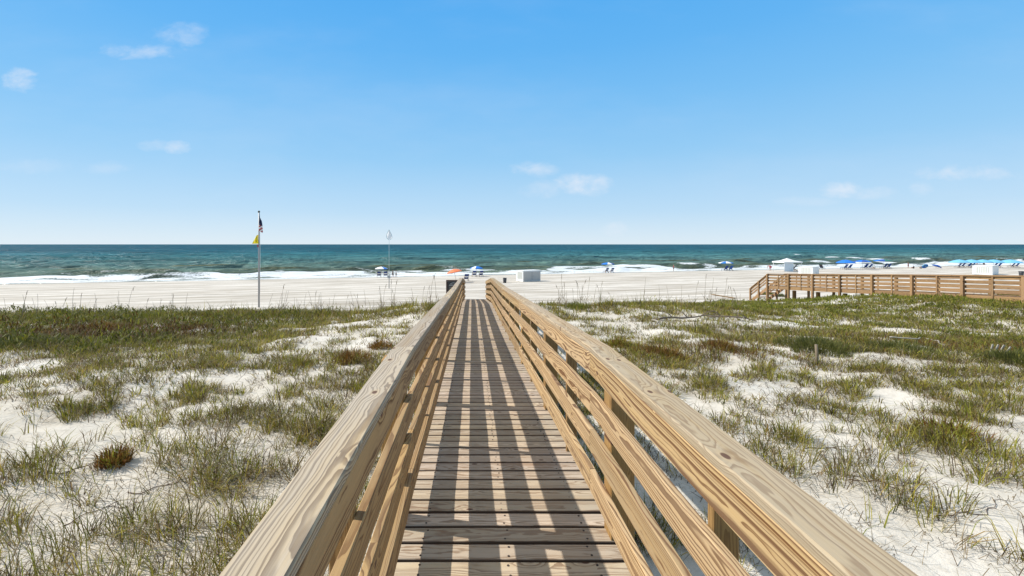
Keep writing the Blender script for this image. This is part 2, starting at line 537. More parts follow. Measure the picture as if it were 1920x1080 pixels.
    N.t.links.new(fr, b.inputs[0]); N.t.links.new(body.outputs[0], b.inputs[1]); N.t.links.new(gl.outputs[0], b.inputs[2])
    fa = N.n('ShaderNodeAttribute', attribute_name='foam').outputs['Fac']
    f1 = N.noise(N.comb(N.m('MULTIPLY', u, 0.11), N.m('MULTIPLY', v, 0.42), 0.0), 1.0, 6, 0.7, 0.6)
    f2 = N.noise(geo, 2.2, 5, 0.7)
    fm = N.m('ADD', fa, N.m('MULTIPLY', N.m('SUBTRACT', N.m('ADD', N.m('MULTIPLY', f1, .65), N.m('MULTIPLY', f2, .35)), 0.5), 2.6))
    fm = N.smooth(fm, 0.44, 0.78)
    fm = N.m('MULTIPLY', fm, N.smooth(fa, 0.03, 0.2))
    bf = N.n('ShaderNodeBump', in_Strength=0.6, in_Distance=0.25, in_Height=f2)
    fo = N.n('ShaderNodeBsdfPrincipled', in_Base_Color=(.70, .73, .74, 1), in_Roughness=0.8)
    N.t.links.new(bf.outputs[0], fo.inputs['Normal'])
    mx = N.n('ShaderNodeMixShader')
    N.t.links.new(fm, mx.inputs[0]); N.t.links.new(b.outputs[0], mx.inputs[1]); N.t.links.new(fo.outputs[0], mx.inputs[2])
    finish(N, mx)
    o = link('sea', me, m_)
    tag(o, kind='structure')


build_sea()


# ------------------------------------------------------------------ wood
def mat_wood(name, light, dark, grey, greymix, ring=150.0, contrast=1.0, rough=0.75, knots=True, stain=0.35, gap_shade=0.0, wander=0.16, quarter=0.0):
    """sawn pine: growth rings cut by the board, knots, weathering. 'grain' carries board-local metres."""
    m_, N = new_mat(name)
    g = N.n('ShaderNodeAttribute', attribute_name='grain').outputs['Vector']
    sd = N.n('ShaderNodeAttribute', attribute_name='board').outputs['Fac']
    u, v, w = N.sep(g)
    off = N.m('MULTIPLY', sd, 97.3)
    ug = N.m('ADD', u, off)
    p1 = N.comb(N.m('MULTIPLY', ug, 0.55), N.m('MULTIPLY', v, 3.2), N.m('ADD', N.m('MULTIPLY', w, 3.0), off))
    n1 = N.noise(p1, 1.0, 2, 0.5)
    p2 = N.comb(N.m('MULTIPLY', ug, 2.6), N.m('MULTIPLY', v, 11.0), N.m('ADD', N.m('MULTIPLY', w, 9.0), off))
    n2 = N.noise(p2, 1.0, 3, 0.55)
    # knots
    kv = N.n('ShaderNodeTexVoronoi', feature='F1', voronoi_dimensions='2D', in_Scale=1.0, in_Randomness=0.9)
    N.set(kv, 'Vector', N.comb(N.m('MULTIPLY', ug, 3.4), N.m('ADD', N.m('MULTIPLY', v, 6.5), N.m('MULTIPLY', sd, 31.7)), 0.0))
    kd = kv.outputs['Distance']
    krand = N.sep(kv.outputs['Color'])[0]
    kon = N.m('GREATER_THAN', krand, 0.80)
    kpull = N.m('MULTIPLY', N.m('MULTIPLY', N.m('SUBTRACT', 1.0, N.smooth(kd, 0.03, 0.50)), kon), 0.017)
    cx = N.m('MULTIPLY', N.m('SUBTRACT', N.m('FRACT', N.m('MULTIPLY', sd, 7.31)), 0.5), 0.10)
    if quarter: cx = N.m('ADD', cx, quarter)
    cz = N.m('ADD', 0.022, N.m('MULTIPLY', N.m('FRACT', N.m('MULTIPLY', sd, 13.7)), 0.06))
    dv = N.m('ADD', N.m('SUBTRACT', v, cx), N.m('MULTIPLY', N.m('SUBTRACT', n1, 0.5), wander))
    dw = N.m('ADD', N.m('ADD', w, cz), N.m('MULTIPLY', N.m('SUBTRACT', n2, 0.5), 0.030))
    r = N.m('SQRT', N.m('ADD', N.m('MULTIPLY', dv, dv), N.m('MULTIPLY', dw, dw)))
    r = N.m('ADD', r, N.m('MULTIPLY', N.m('SINE', N.m('ADD', N.m('MULTIPLY', u, 1.1), off)), 0.016))
    r = N.m('ADD', r, N.m('MULTIPLY', N.m('SUBTRACT', n2, 0.5), 0.006))
    r = N.m('ADD', r, kpull)
    yr = N.noise(N.comb(N.m('MULTIPLY', r, 42.0), off, 0.0), 1.0, 3, 0.6)      # wide and narrow years
    fr = N.m('FRACT', N.m('ADD', N.m('MULTIPLY', r, ring), N.m('MULTIPLY', yr, 3.2)))
    late_w = N.m('ADD', 0.45, N.m('MULTIPLY', N.noise(N.comb(N.m('MULTIPLY', r, 90.0), off, 3.0), 1.0, 2, 0.5), 1.0))
    contrast = N.m('MULTIPLY', late_w, contrast)
    late = N.m('MULTIPLY', N.smooth(fr, 0.35, 0.80), N.m('SUBTRACT', 1.0, N.smooth(fr, 0.90, 1.0)))
    late = N.m('MULTIPLY', late, contrast)
    fib = N.noise(N.comb(N.m('MULTIPLY', ug, 5.0), N.m('MULTIPLY', v, 260.0), N.m('MULTIPLY', w, 260.0)), 1.0, 3, 0.65)
    tint = N.m('ADD', 0.74, N.m('MULTIPLY', N.m('FRACT', N.m('MULTIPLY', sd, 23.9)), 0.50))
    lt = N.mix(1.0, (*light, 1), N.comb(tint, tint, N.m('MULTIPLY', tint, N.m('ADD', 0.88, N.m('MULTIPLY', N.m('FRACT', N.m('MULTIPLY', sd, 41.3)), 0.22)))), 'MULTIPLY')
    c = N.mix(late, lt, (*dark, 1))
    # weathering: bleached to silver grey in streaks
    gs = N.noise(N.comb(N.m('MULTIPLY', ug, 0.8), N.m('MULTIPLY', v, 22.0), N.m('MULTIPLY', w, 22.0)), 1.0, 5, 0.65)
    gf = N.m('MULTIPLY', N.smooth(N.m('ADD', gs, N.m('MULTIPLY', N.m('SUBTRACT', n1, 0.5), 0.6)), 0.18, 0.72), greymix)
    gcol = N.mix(N.m('MULTIPLY', late, 0.75), (*grey, 1), tuple(q * 0.45 for q in grey) + (1,))
    c = N.mix(gf, c, gcol)
    # resin stain / dirt
    st = N.noise(N.comb(N.m('MULTIPLY', ug, 0.7), N.m('MULTIPLY', v, 6.0), off), 1.0, 4, 0.6)
    c = N.mix(N.m('MULTIPLY', N.smooth(st, 0.60, 0.80), stain), c, (dark[0] * 1.15, dark[1] * 1.0, dark[2] * 0.9, 1))
    k = N.m('ADD', 0.80, N.m('MULTIPLY', fib, 0.40))
    c = N.mix(1.0, c, N.comb(k, k, k), 'MULTIPLY')
    if knots:
        kn = N.m('MULTIPLY', N.m('SUBTRACT', 1.0, N.smooth(N.m('ADD', kd, N.m('MULTIPLY', N.m('SUBTRACT', n2, .5), .04)), 0.055, 0.09)), kon)
        halo = N.m('MULTIPLY', N.m('MULTIPLY', N.m('SUBTRACT', 1.0, N.smooth(kd, 0.09, 0.19)), kon), 0.35)
        c = N.mix(halo, c, (light[0] * 1.1, light[1] * 1.1, light[2] * 1.1, 1))
        c = N.mix(N.m('MULTIPLY', kn, 0.88), c, (0.085, 0.035, 0.022, 1))
    # drying checks: thin dark cracks along the grain
    ck = N.noise(N.comb(N.m('MULTIPLY', ug, 1.6), N.m('MULTIPLY', v, 75.0), N.m('ADD', N.m('MULTIPLY', w, 75.0), off)), 1.0, 2, 0.5)
    ckm = N.m('SUBTRACT', 1.0, N.smooth(ck, 0.20, 0.26))
    c = N.mix(N.m('MULTIPLY', ckm, 0.75), c, (0.05, 0.035, 0.025, 1))
    if gap_shade:      # shade of the gaps painted dark along each plank's edges
        ed = N.smooth(N.m('ABSOLUTE', v), gap_shade - .006, gap_shade - .001)
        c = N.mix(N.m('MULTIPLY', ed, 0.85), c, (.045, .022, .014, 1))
    h = N.m('ADD', N.m('MULTIPLY', late, -0.4), N.m('ADD', N.m('MULTIPLY', fib, 0.8), N.m('MULTIPLY', ckm, -1.6)))
    bp = N.n('ShaderNodeBump', in_Strength=0.35, in_Distance=0.002, in_Height=h)
    b = N.n('ShaderNodeBsdfPrincipled', in_Base_Color=c, in_Roughness=rough)
    b.inputs['Specular IOR Level'].default_value = 0.3
    N.t.links.new(bp.outputs[0], b.inputs['Normal'])
    finish(N, b)
    return m_


W_CAP = mat_wood('weathered_pine_cap', (.465, .345, .20), (.20, .128, .065), (.45, .40, .335), 0.70, 105, 0.95, 0.8, stain=.32, wander=.12, quarter=.05)
W_CAP2 = mat_wood('honey_pine_cap', (.47, .345, .195), (.25, .15, .065), (.41, .365, .295), 0.52, 110, 0.85, 0.8, stain=.28, wander=.12, quarter=-.04)
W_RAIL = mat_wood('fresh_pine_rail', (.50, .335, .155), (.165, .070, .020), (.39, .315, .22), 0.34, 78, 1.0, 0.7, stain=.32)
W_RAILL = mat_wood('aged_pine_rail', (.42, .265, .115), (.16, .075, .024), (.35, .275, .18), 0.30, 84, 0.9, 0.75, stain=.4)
W_POST = mat_wood('treated_pine_post', (.36, .21, .07), (.17, .085, .024), (.29, .225, .14), 0.20, 140, 0.7, 0.75, stain=.4)
W_DECK = mat_wood('worn_deck_plank', (.505, .40, .285), (.25, .155, .085), (.47, .40, .32), 0.52, 130, 0.9, 0.85, stain=.5, gap_shade=.064)
W_FAR = mat_wood('amber_pine_timber', (.345, .205, .095), (.17, .09, .036), (.32, .235, .145), 0.28, 70, 0.7, 0.75, stain=.4)


class Boards:
    """square-edged boards with eased arrises, carrying their own grain coordinates"""
    def __init__(self):
        self.v = []; self.f = []; self.g = []; self.s = []
    def add(self, p0, p1, across, w, th, seed=None, ease=0.004, segs=1, cut0=None, cut1=None, warp=0.0):
        p0 = Vector(p0); p1 = Vector(p1)
        ln = (p1 - p0).length
        t = (p1 - p0).normalized()
        a = Vector(across); a = (a - t * a.dot(t)).normalized()
        b = t.cross(a).normalized()
        if b.z < -0.01: b = -b
        hw, ht, e = w / 2, th / 2, min(ease, th * .3)
        sec = [(-hw + e, -ht), (hw - e, -ht), (hw, -ht + e), (hw, ht - e), (hw - e, ht), (-hw + e, ht), (-hw, ht - e), (-hw, -ht + e)]
        base = len(self.v)
        seed = random.random() if seed is None else seed
        u0 = random.random() * 3
        ph = random.random() * 6.28
        for i in range(segs + 1):
            k = i / segs
            c = p0.lerp(p1, k)
            if warp:
                c = c + a * warp * math.sin(ph + k * 5.0) + b * warp * .5 * math.sin(ph * 2 + k * 7)
            for (x, y) in sec:
                q = c + a * x + b * y
                uu = k * ln
                for cut, end in ((cut0, 0), (cut1, segs)):
                    if cut is not None and i == end:      # end cut to a vertical plane (mitre at a bend)
                        n = Vector(cut); o_ = p0 if end == 0 else p1
                        dd = (o_ - q).dot(n) / t.dot(n)
                        q = q + t * dd
                        uu += dd
                self.v.append(tuple(q)); self.g.append((u0 + uu, x, y)); self.s.append(seed)
        for i in range(segs):
            for k in range(8):
                r0 = base + i * 8; r1 = r0 + 8
                self.f.append((r0 + k, r0 + (k + 1) % 8, r1 + (k + 1) % 8, r1 + k))
        self.f.append(tuple(base + k for k in range(7, -1, -1)))
        self.f.append(tuple(base + segs * 8 + k for k in range(8)))
        return self
    def build(self, name, mat, parent):
        me = bpy.data.meshes.new(name)
        me.from_pydata(self.v, [], self.f)
        a = me.attributes.new('grain', 'FLOAT_VECTOR', 'POINT')
        a.data.foreach_set('vector', np.array(self.g, np.float32).ravel())
        s = me.attributes.new('board', 'FLOAT', 'POINT')
        s.data.foreach_set('value', np.array(self.s, np.float32))
        bm = bmesh.new(); bm.from_mesh(me)
        bmesh.ops.recalc_face_normals(bm, faces=bm.faces)
        bm.to_mesh(me); bm.free()
        o = link(name, me, mat, None)
        if parent:
            o.parent = parent
            o.matrix_parent_inverse = parent.matrix_world.inverted() if False else Matrix.Identity(4)
        return o


XL, XR = -0.3755, 0.767      # inner faces of the two railings
HT = 1.053                   # top of the cap above the deck
SLATS = [0.945, 0.695, 0.445, 0.19]   # centres of the four rail boards


def boardwalk():
    root = empty('boardwalk', (0, 0, 0))
    tag(root, 'long weathered timber boardwalk with two plank railings running from the foreground down to the beach', 'boardwalk')
    Y0, Y1 = -2.4, 26.0
    # deck planks
    D = Boards()
    y = Y0
    pitch = 0.1475
    while y < Y1 - 0.1:
        yc = y + pitch / 2
        z = deck_z(yc); z2 = deck_z(yc + 0.05) - deck_z(yc - 0.05)
        ac = Vector((0, 0.1, z2)).normalized()
        jx = random.uniform(-.012, .012)
        zz = z - 0.019 + random.uniform(-.002, .002)
        D.add((XL - 0.16 + jx, yc, zz + random.uniform(-.0015, .0015)), (XR + 0.16 + jx, yc, zz + random.uniform(-.0015, .0015)), ac,
              0.128 + random.uniform(-.003, .002), 0.038, ease=0.005, segs=6, warp=0.0012)
        y += pitch
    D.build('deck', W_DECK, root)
    S = Boards()
    for xx in (XL - 0.06, 0.2, XR + 0.06):
        for (ya, za), (yb, zb) in zip(PROF[:-1], PROF[1:]):
            ya = max(ya, Y0)
            S.add((xx, ya, deck_z(ya) - 0.15), (xx, yb, deck_z(yb) - 0.15), (1, 0, 0), 0.04, 0.2)
    S.build('joist', W_POST, root)
    K = MB()
    y = Y0; rr = random.Random(5)
    while y < 12:
        for xx in (XL + .10, 0.2, XR - .10):
            for dy in (-.036, .036):
                xq = xx + rr.uniform(-.012, .012); yq = y + pitch / 2 + dy + rr.uniform(-.006, .006)
                K.lathe((xq, yq, deck_z(yq) + .0005), [(.0068, -.004), (.0068, .0008), (.004, .0012), (0, .0006)], 6, smooth=False)
        y += pitch
    o = K.build('screw_heads', paint('rusty_screw', (.045, .03, .024), .7), root)
    o['kind'] = 'stuff'
    # joints of the rail boards fall on posts
    left_p = [-2.05, 0.39, 2.83, 5.22, 7.62, 10.0, 12.35, 14.75, 17.1, 19.5, 22.0, 24.3, 25.9]
    right_p = [-2.0, 0.37, 2.70, 5.06, 7.42, 9.8, 12.2, 14.6, 17.0, 19.4, 21.8, 24.2, 25.9]
    for side, X, posts in ((-1, XL, left_p), (1, XR, right_p)):
        xs = X + side * 0.019                      # centre of the rail board thickness
        # nodes along the rail: profile bends plus butt joints
        nodes = sorted(set([Y0, Y1] + [p[0] for p in PROF[1:-1]] + [posts[i] for i in (4, 6, 9)]))
        keep = [nodes[0]]
        for q in nodes[1:]:
            if q - keep[-1] > 0.5: keep.append(q)
        nodes = keep
        for ya, yb in zip(nodes[:-1], nodes[1:]):
            za, zb = deck_z(ya), deck_z(yb)
            for i, hc in enumerate(SLATS):
                b = Boards()
                w = 0.140
                b.add((xs, ya + .0015, za + hc), (xs, yb - .0015, zb + hc), (0, 0, 1), w, 0.038, ease=0.0045, segs=10, cut0=(0, 1, 0), cut1=(0, 1, 0), warp=0.0012)
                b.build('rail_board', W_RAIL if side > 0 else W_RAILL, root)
            b = Boards()
            b.add((X + side * 0.0675, ya + .001, za + HT - .019), (X + side * 0.0675, yb - .001, zb + HT - .019), (1, 0, 0), 0.141, 0.038,
                  ease=0.006, segs=10, cut0=(0, 1, 0), cut1=(0, 1, 0), warp=0.001)
            b.build('cap_rail', W_CAP if side < 0 else W_CAP2, root)
        xo = X + side * (0.038 + 0.07 + 0.001)
        for j, yp in enumerate(posts):
            z = deck_z(yp)
            g0 = gh(xo, yp) - 0.4
            b = Boards()
            b.add((xo, yp, g0), (xo, yp, z + HT - 0.040), (1, 0, 0), 0.138, 0.138)
            b.build('post', W_POST, root)
            if j + 1 < len(posts) and posts[j + 1] - yp > 1.8:
                ym = (yp + posts[j + 1]) / 2
                z = deck_z(ym)
                b = Boards()
                b.add((X + side * (0.038 + 0.0455), ym, z - 0.25), (X + side * (0.038 + 0.0455), ym, z + HT - 0.040), (1, 0, 0), 0.089, 0.038)
                b.build('baluster', W_POST, root)
        # rim board under the deck ends
    return root


boardwalk()


# ------------------------------------------------------------------ the other boardwalk on the right
def far_walk():
    A = 25150.0
    VX, VY = 808.0, 504.0
    def pos(k, ytop=0.0):
        # k = photo column of a post on the near face
        t = A / (k - VX)
        return (k - PPX) / FPX * t, t
    cols = [1441, 1481, 1526, 1577, 1638, 1713, 1808, 1924, 2080, 2290]
    pts = [pos(k) for k in cols]
    tops = [513.3, 514.0, 514.3, 514.7, 515.0, 515.6, 516.8, 518.3, 520.5, 523.5]
    zt = [CAMZ - (q - PPY) * p[1] / FPX for q, p in zip(tops, pts)]
    d = Vector((pts[-1][0] - pts[0][0], pts[-1][1] - pts[0][1], 0)).normalized()
    nrm = Vector((d.y, -d.x, 0))
    if nrm.x < 0: nrm = -nrm                      # to the far side
    root = empty('boardwalk', (0, 0, 0))
    tag(root, 'second timber boardwalk at right, on posts above green dunes, with stairs at its beach end', 'boardwalk')
    base = [Vector((p[0], p[1], z - HT)) for p, z in zip(pts, zt)]       # deck level at near face
    W = 1.55
    # deck
    D = Boards()
    for a, b in zip(base[:-1], base[1:]):
        n = max(2, int((b - a).length / 0.148))
        for i in range(n):
            c = a.lerp(b, (i + .5) / n)
            D.add(c - nrm * 0.02 - Vector((0, 0, .02)), c + nrm * (W + .02) - Vector((0, 0, .02)), d, 0.139, 0.038)
    D.build('deck', W_FAR, root)
    for off, s in ((0.0, -1), (W, 1)):
        for i, (a, b) in enumerate(zip(base[:-1], base[1:])):
            o = nrm * off
            for hc in SLATS:
                B = Boards()
                B.add(a + o + Vector((0, 0, hc)), b + o + Vector((0, 0, hc)), (0, 0, 1), 0.14, 0.038, segs=4, warp=.003)
                B.build('rail_board', W_FAR, root)
            B = Boards()
            B.add(a + o + nrm * s * .03 + Vector((0, 0, HT)), b + o + nrm * s * .03 + Vector((0, 0, HT)), nrm, 0.15, 0.04, segs=4, warp=.003)
            B.build('cap_rail', W_FAR, root)
            B = Boards()
            B.add(a + o + nrm * s * .024 + Vector((0, 0, -.13)), b + o + nrm * s * .024 + Vector((0, 0, -.13)), (0, 0, 1), 0.235, 0.04, segs=2)
            B.build('rim_board', W_FAR, root)
            m = a.lerp(b, .5) + o + nrm * s * (.046 + .019)
            B = Boards()
            B.add(m + Vector((0, 0, -.24)), m + Vector((0, 0, HT - .03)), d, 0.089, 0.038)
            B.build('baluster', W_FAR, root)
        for a in base:
            q = a + nrm * off + nrm * s * (.046 + .07)
            B = Boards()
            B.add((q.x, q.y, gh(q.x, q.y) - .4), (q.x, q.y, a.z + HT - .025), d, 0.14, 0.138)
            B.build('post', W_FAR, root)
        # inner piles carrying the joists
    for a, b in zip(base[:3], base[1:4]):
        q = a.lerp(b, .72) + nrm * (W * .62)
        B = Boards()
        B.add((q.x, q.y, gh(q.x, q.y) - .4), (q.x, q.y, a.z - .26), d, 0.2, 0.2)
        B.build('pile', W_POST, root)
    # stairs down to the sand at the sea end
    e = -d if d.y > 0 else d
    e = Vector((base[0].x - base[1].x, base[0].y - base[1].y, 0)).normalized()
    top = base[0]
    run = 2.15; n = 6
    foot = top + e * run
    gz = gh(foot.x, foot.y)
    drop = top.z - gz - .1
    T = Boards()
    for i in range(1, n):
        c = top + e * (run * i / n) - Vector((0, 0, drop * i / n))
        T.add(c, c + nrm * W, e, .29, .04)
    T.build('stair_tread', W_FAR, root)
    for off, s in ((0.0, -1), (W, 1)):
        o = nrm * off
        for hc in SLATS[:3] + [-.14]:
            B = Boards()
            B.add(top + o + Vector((0, 0, hc)), foot + o + Vector((0, 0, hc - drop)), (0, 0, 1), 0.13 if hc > 0 else .24, 0.038)
            B.build('stair_rail' if hc > 0 else 'stair_stringer', W_FAR, root)
        B = Boards()
        B.add(top + o + nrm * s * .03 + Vector((0, 0, HT)), foot + o + nrm * s * .03 + Vector((0, 0, HT - drop)), nrm, .15, .04)
        B.build('cap_rail', W_FAR, root)
        for k in (.5, 1.0):
            q = top.lerp(foot, k) + o + nrm * s * .1
            B = Boards()
            B.add((q.x, q.y, gh(q.x, q.y) - .3), (q.x, q.y, top.z - drop * k + HT - .03), e, .12, .12)
            B.build('post', W_FAR, root)
    return root


far_walk()

# ------------------------------------------------------------------ dune grass
def mat_leaf():
    m_, N = new_mat('dune_grass_blade')
    c = N.n('ShaderNodeAttribute', attribute_name='tone').outputs['Color']
    d = N.n('ShaderNodeBsdfPrincipled', in_Base_Color=c, in_Roughness=0.6)
    d.inputs['Specular IOR Level'].default_value = 0.25
    t = N.n('ShaderNodeBsdfTranslucent', in_Color=c)
    mx = N.n('ShaderNodeMixShader', in_0=0.42)
    N.t.links.new(d.outputs[0], mx.inputs[1]); N.t.links.new(t.outputs[0], mx.inputs[2])
    finish(N, mx)
    return m_


LEAF = mat_leaf()


def blades_mesh(name, P, h, ang, lean, w, col, tipcol=None, droop=0.0):
    """P base points; each blade is a bent, tapering strip of four segments' worth of two faces"""
    n = len(P)
    dx, dy = np.cos(ang), np.sin(ang)
    pa = ang + np.pi / 2 + rng.uniform(-.9, .9, n)
    sx, sy = np.cos(pa) * w / 2, np.sin(pa) * w / 2
    v = np.zeros((n, 5, 3), np.float32)
    up1 = h * (0.58 - .18 * lean); up2 = h * np.clip(1.0 - 0.42 * lean - droop, -0.05, 1)
    o1 = h * lean * 0.36; o2 = h * lean * 1.0
    v[:, 0] = np.stack([P[:, 0] - sx, P[:, 1] - sy, P[:, 2] - .01], 1)
    v[:, 1] = np.stack([P[:, 0] + sx, P[:, 1] + sy, P[:, 2] - .01], 1)
    v[:, 2] = np.stack([P[:, 0] + sx * .85 + dx * o1, P[:, 1] + sy * .85 + dy * o1, P[:, 2] + up1], 1)
    v[:, 3] = np.stack([P[:, 0] - sx * .85 + dx * o1, P[:, 1] - sy * .85 + dy * o1, P[:, 2] + up1], 1)
    v[:, 4] = np.stack([P[:, 0] + dx * o2, P[:, 1] + dy * o2, P[:, 2] + up2], 1)
    b = np.arange(n)[:, None] * 5
    q = b + np.array([[0, 1, 2, 3]]); t = b + np.array([[3, 2, 4]])
    ff = np.concatenate([q, t], 1).ravel()
    me = np_mesh(name, v.reshape(-1, 3), ff, np.tile([4, 3], n))
    C = np.ones((n, 5, 4), np.float32)
    C[:, :, :3] = col[:, None, :]
    if tipcol is not None: C[:, 4, :3] = tipcol
    at = me.color_attributes.new('tone', 'FLOAT_COLOR', 'POINT')
    at.data.foreach_set('color', C.ravel())
    me.materials.append(LEAF)
    return me


def cover(x, y):
    """how much of the sand is grown over at (x, y), 0..1"""
    n1 = fbm(x / 2.6, y / 2.2, 201, 3); n2 = fbm(x / 0.62, y / 0.55, 211, 2)
    left = np.where(x < 0.2, 1.0, 0.0)
    belt = sstep(y, 8.6 + 0.10 * np.maximum(0, x + 14), 12.5 + 0.30 * np.maximum(0, x + 14)) * sstep(-x, 4.0, 9.0)
    base_l = 0.43 + 0.02 * sstep(y, 5, 8) + 0.52 * belt
    crest = np.exp(-((y - 20.5 - 0.24 * np.clip(x - 5, 0, 25)) / 2.4) ** 2)
    base_r = 0.45 + 0.18 * sstep(x, 4, 12) * sstep(y, 5, 10) + 0.40 * sstep(x, 13, 22) * sstep(y, 11, 20)
    dark = np.exp(-(((x - 14.5) / 4.5) ** 2 + ((y - 13.2) / 1.5) ** 2)) + np.exp(-(((x - 6.2) / 2.6) ** 2 + ((y - 11.3) / 1.0) ** 2))
    base_r = base_r + 0.04 + 0.30 * dark
    base = left * base_l + (1 - left) * base_r + 0.34 * crest
    bare = np.exp(-(((x - 12.5) / 4.2) ** 2 + ((y - 17.3) / 1.3) ** 2)) + np.exp(-(((x - 6.0) / 2.2) ** 2 + ((y - 8.8) / .8) ** 2)) + np.exp(-(((x - 8.8) / 2.4) ** 2 + ((y - 6.1) / .6) ** 2))
    base = base - 0.16 * np.clip(bare, 0, 1)
    far = sstep(y, 7.5, 13) * (1 - np.clip(belt * left + crest, 0, 1)) * (1 - sstep(x, 11, 17) * sstep(y, 10, 16))
    base = base - 0.13 * far
    g = base + 0.02 + (0.40 + .3 * sstep(y, 8, 12)) * (n1 - .5) + 1.25 * (n2 - .5)
    y_end = 24.0 + 14.5 * sstep(x, 6, 22)
    g = g * (1 - sstep(y, y_end - 1, y_end + 2.5))
    return np.clip(g, 0, 1.3)


def sample(n, t0, t1, wide=1.32):
    t = np.sqrt(rng.uniform(t0 * t0, t1 * t1, n))
    lo = -(PPX / FPX) * 1.05 - 0.1; hi = (1920 - PPX) / FPX * 1.05 + 0.1
    x = rng.uniform(lo, hi, n) * t
    return x, t


PAL = np.array([(.350, .322, .034), (.265, .272, .026), (.385, .330, .050), (.175, .195, .020), (.400, .300, .070), (.240, .155, .040), (.085, .092, .014)])
DRY = np.array([(.31, .23, .115), (.23, .155, .07), (.37, .30, .18), (.120, .078, .038), (.42, .35, .23), (.085, .052, .030)])
BRN = np.array([(.215, .098, .020), (.150, .066, .014), (.26, .135, .034), (.10, .050, .014)])
VIVID = np.array([(.215, .240, .028), (.265, .265, .045), (.160, .185, .026)])


def clear_of_walk(x, y, m=0.16):
    return ((x < XL - .14 - m) | (x > XR + .14 + m)) | (y > 26.6)


def grow():
    Ps = []; H = []; AN = []; LE = []; W = []; CO = []
    for (t0, t1, ncand, nb, sc) in [(2.6, 6, 2500, 24, 1.0), (6, 10, 7600, 19, .85), (10, 16, 14500, 15, .85), (16, 25, 14500, 13, .85), (25, 42, 12000, 11, 1.05)]:
        x, t = sample(ncand, t0, t1)
        c = cover(x, t)
        ok = (rng.uniform(0.18, 1.0, len(x)) < c) & clear_of_walk(x, t)
        x, t, c = x[ok], t[ok], c[ok]
        k = np.maximum(4, (nb * rng.uniform(.35, 1.35, len(x)) * (0.55 + .6 * np.minimum(c, 1)))).astype(int)
        size = rng.uniform(.55, 1.15, len(x)) * (0.55 + 0.5 * np.minimum(c, 1.1)) * sc
        kind = rng.uniform(0, 1, len(x))
        idx = np.repeat(np.arange(len(x)), k)
        n = len(idx)
        rad = (0.045 + 0.085 * rng.uniform(0, 1, n) ** .6) * size[idx] * (1.0 + 0.9 * (t[idx] > 10))
        a = rng.uniform(0, 2 * np.pi, n)
        bx = x[idx] + rad * np.cos(a); by = t[idx] + rad * np.sin(a)
        flop = (kind[idx] > .62)
        h = size[idx] * rng.uniform(.13, .40, n) * (1 + .25 * (t[idx] < 7)) * (1 - .35 * sstep(x[idx], 12, 17) * sstep(t[idx], 18, 24))
        le = rng.uniform(.25, 1.15, n) + .6 * flop * rng.uniform(.3, 1, n)
        ang = a + rng.normal(0, .7, n) + 0.0
        # a breeze from the sea side lays the blades a little to the right
        pal = PAL[(rng.integers(0, 3, n) + (kind[idx] * 4.2).astype(int)).clip(0, 6)]
        dry = rng.uniform(0, 1, n) < (0.40 - .14 * np.minimum(c[idx], 1))
        pal = np.where(dry[:, None], DRY[rng.integers(0, 6, n)], pal)
        X, T = x[idx], t[idx]
        # rust-brown growth in a few places, vivid green low creepers on the far crest
        br = np.exp(-(((X + 13.6) / 3.4) ** 2 + ((T - 16.2) / 2.0) ** 2)) * 1.1 + .40 * np.exp(-(((X - 6.5) / 1.9) ** 2 + ((T - 11.2) / .7) ** 2)) + .22 * np.exp(-(((X - 14.2) / 3.6) ** 2 + ((T - 13.3) / 1.2) ** 2))
        isb = rng.uniform(0, 1, n) < br * fbm(X / .9, T / .9, 231, 2) * 3.6
        pal = np.where(isb[:, None], BRN[rng.integers(0, 4, n)], pal)
        vg = .8 * np.exp(-((T - 25 - .3 * np.clip(X - 8, 0, 30)) / 3.0) ** 2) * sstep(X, 2, 8) + .55 * sstep(-X, 9, 14) * sstep(T, 10, 13)
        isv = rng.uniform(0, 1, n) < vg * (fbm(X / 1.6, T / 1.6, 241, 2))
        pal = np.where(isv[:, None], VIVID[rng.integers(0, 3, n)], pal)
        crest = np.exp(-((T - 21.5 - .24 * np.clip(X - 5, 0, 25)) / 1.6) ** 2) * (1 - sstep(X, 9, 16))
        h = h * (1 + .25 * crest + 1.3 * crest * (rng.uniform(0, 1, n) < .10)); le = le * (1 - .35 * crest)
        pal = pal * rng.uniform(.75, 1.25, (n, 1)) * (rng.uniform(.40, 1.22, len(x))[idx])[:, None] * (1 - .30 * sstep(-X, 6, 10) * sstep(T, 10, 13) * (1 - sstep(T, 19, 22)))[:, None]
        w = (0.0042 + 0.00062 * T) * rng.uniform(.7, 1.35, n)
        Ps.append(np.stack([bx, by, ground_h(bx, by)], 1)); H.append(h); AN.append(ang); LE.append(le); W.append(w); CO.append(pal)
    P = np.concatenate(Ps); h = np.concatenate(H); an = np.concatenate(AN); le = np.concatenate(LE); w = np.concatenate(W); co = np.concatenate(CO)
    ok = clear_of_walk(P[:, 0], P[:, 1], .03)
    P, h, an, le, w, co = P[ok], h[ok], an[ok], le[ok], w[ok], co[ok]
    tip = np.where(rng.uniform(0, 1, (len(P), 1)) < .35, np.array([[.22, .18, .10]]), co * 1.1)
    o = link('dune_grass', blades_mesh('dune_grass', P, h, an, le, w, co, tip))
    tag(o, 'olive and tan tufts of dune grass spread over the white sand on both sides of the boardwalk', 'grass', kind='stuff')
    print('grass blades', len(P))
    # dense low leafy cover: hummocks on the left crest and under the far boardwalk
    Ps = []; CO = []; SZ = []
    x, t = sample(16000, 9.0, 40)
    c = cover(x, t)
    den = sstep(c, .62, .95) * np.where(x < 0, sstep(-x, 4.5, 9), sstep(x, 9, 16))
    ok = rng.uniform(0, 1, len(x)) < den
    x, t = x[ok], t[ok]
    k = np.where(t < 16, 20, 11)
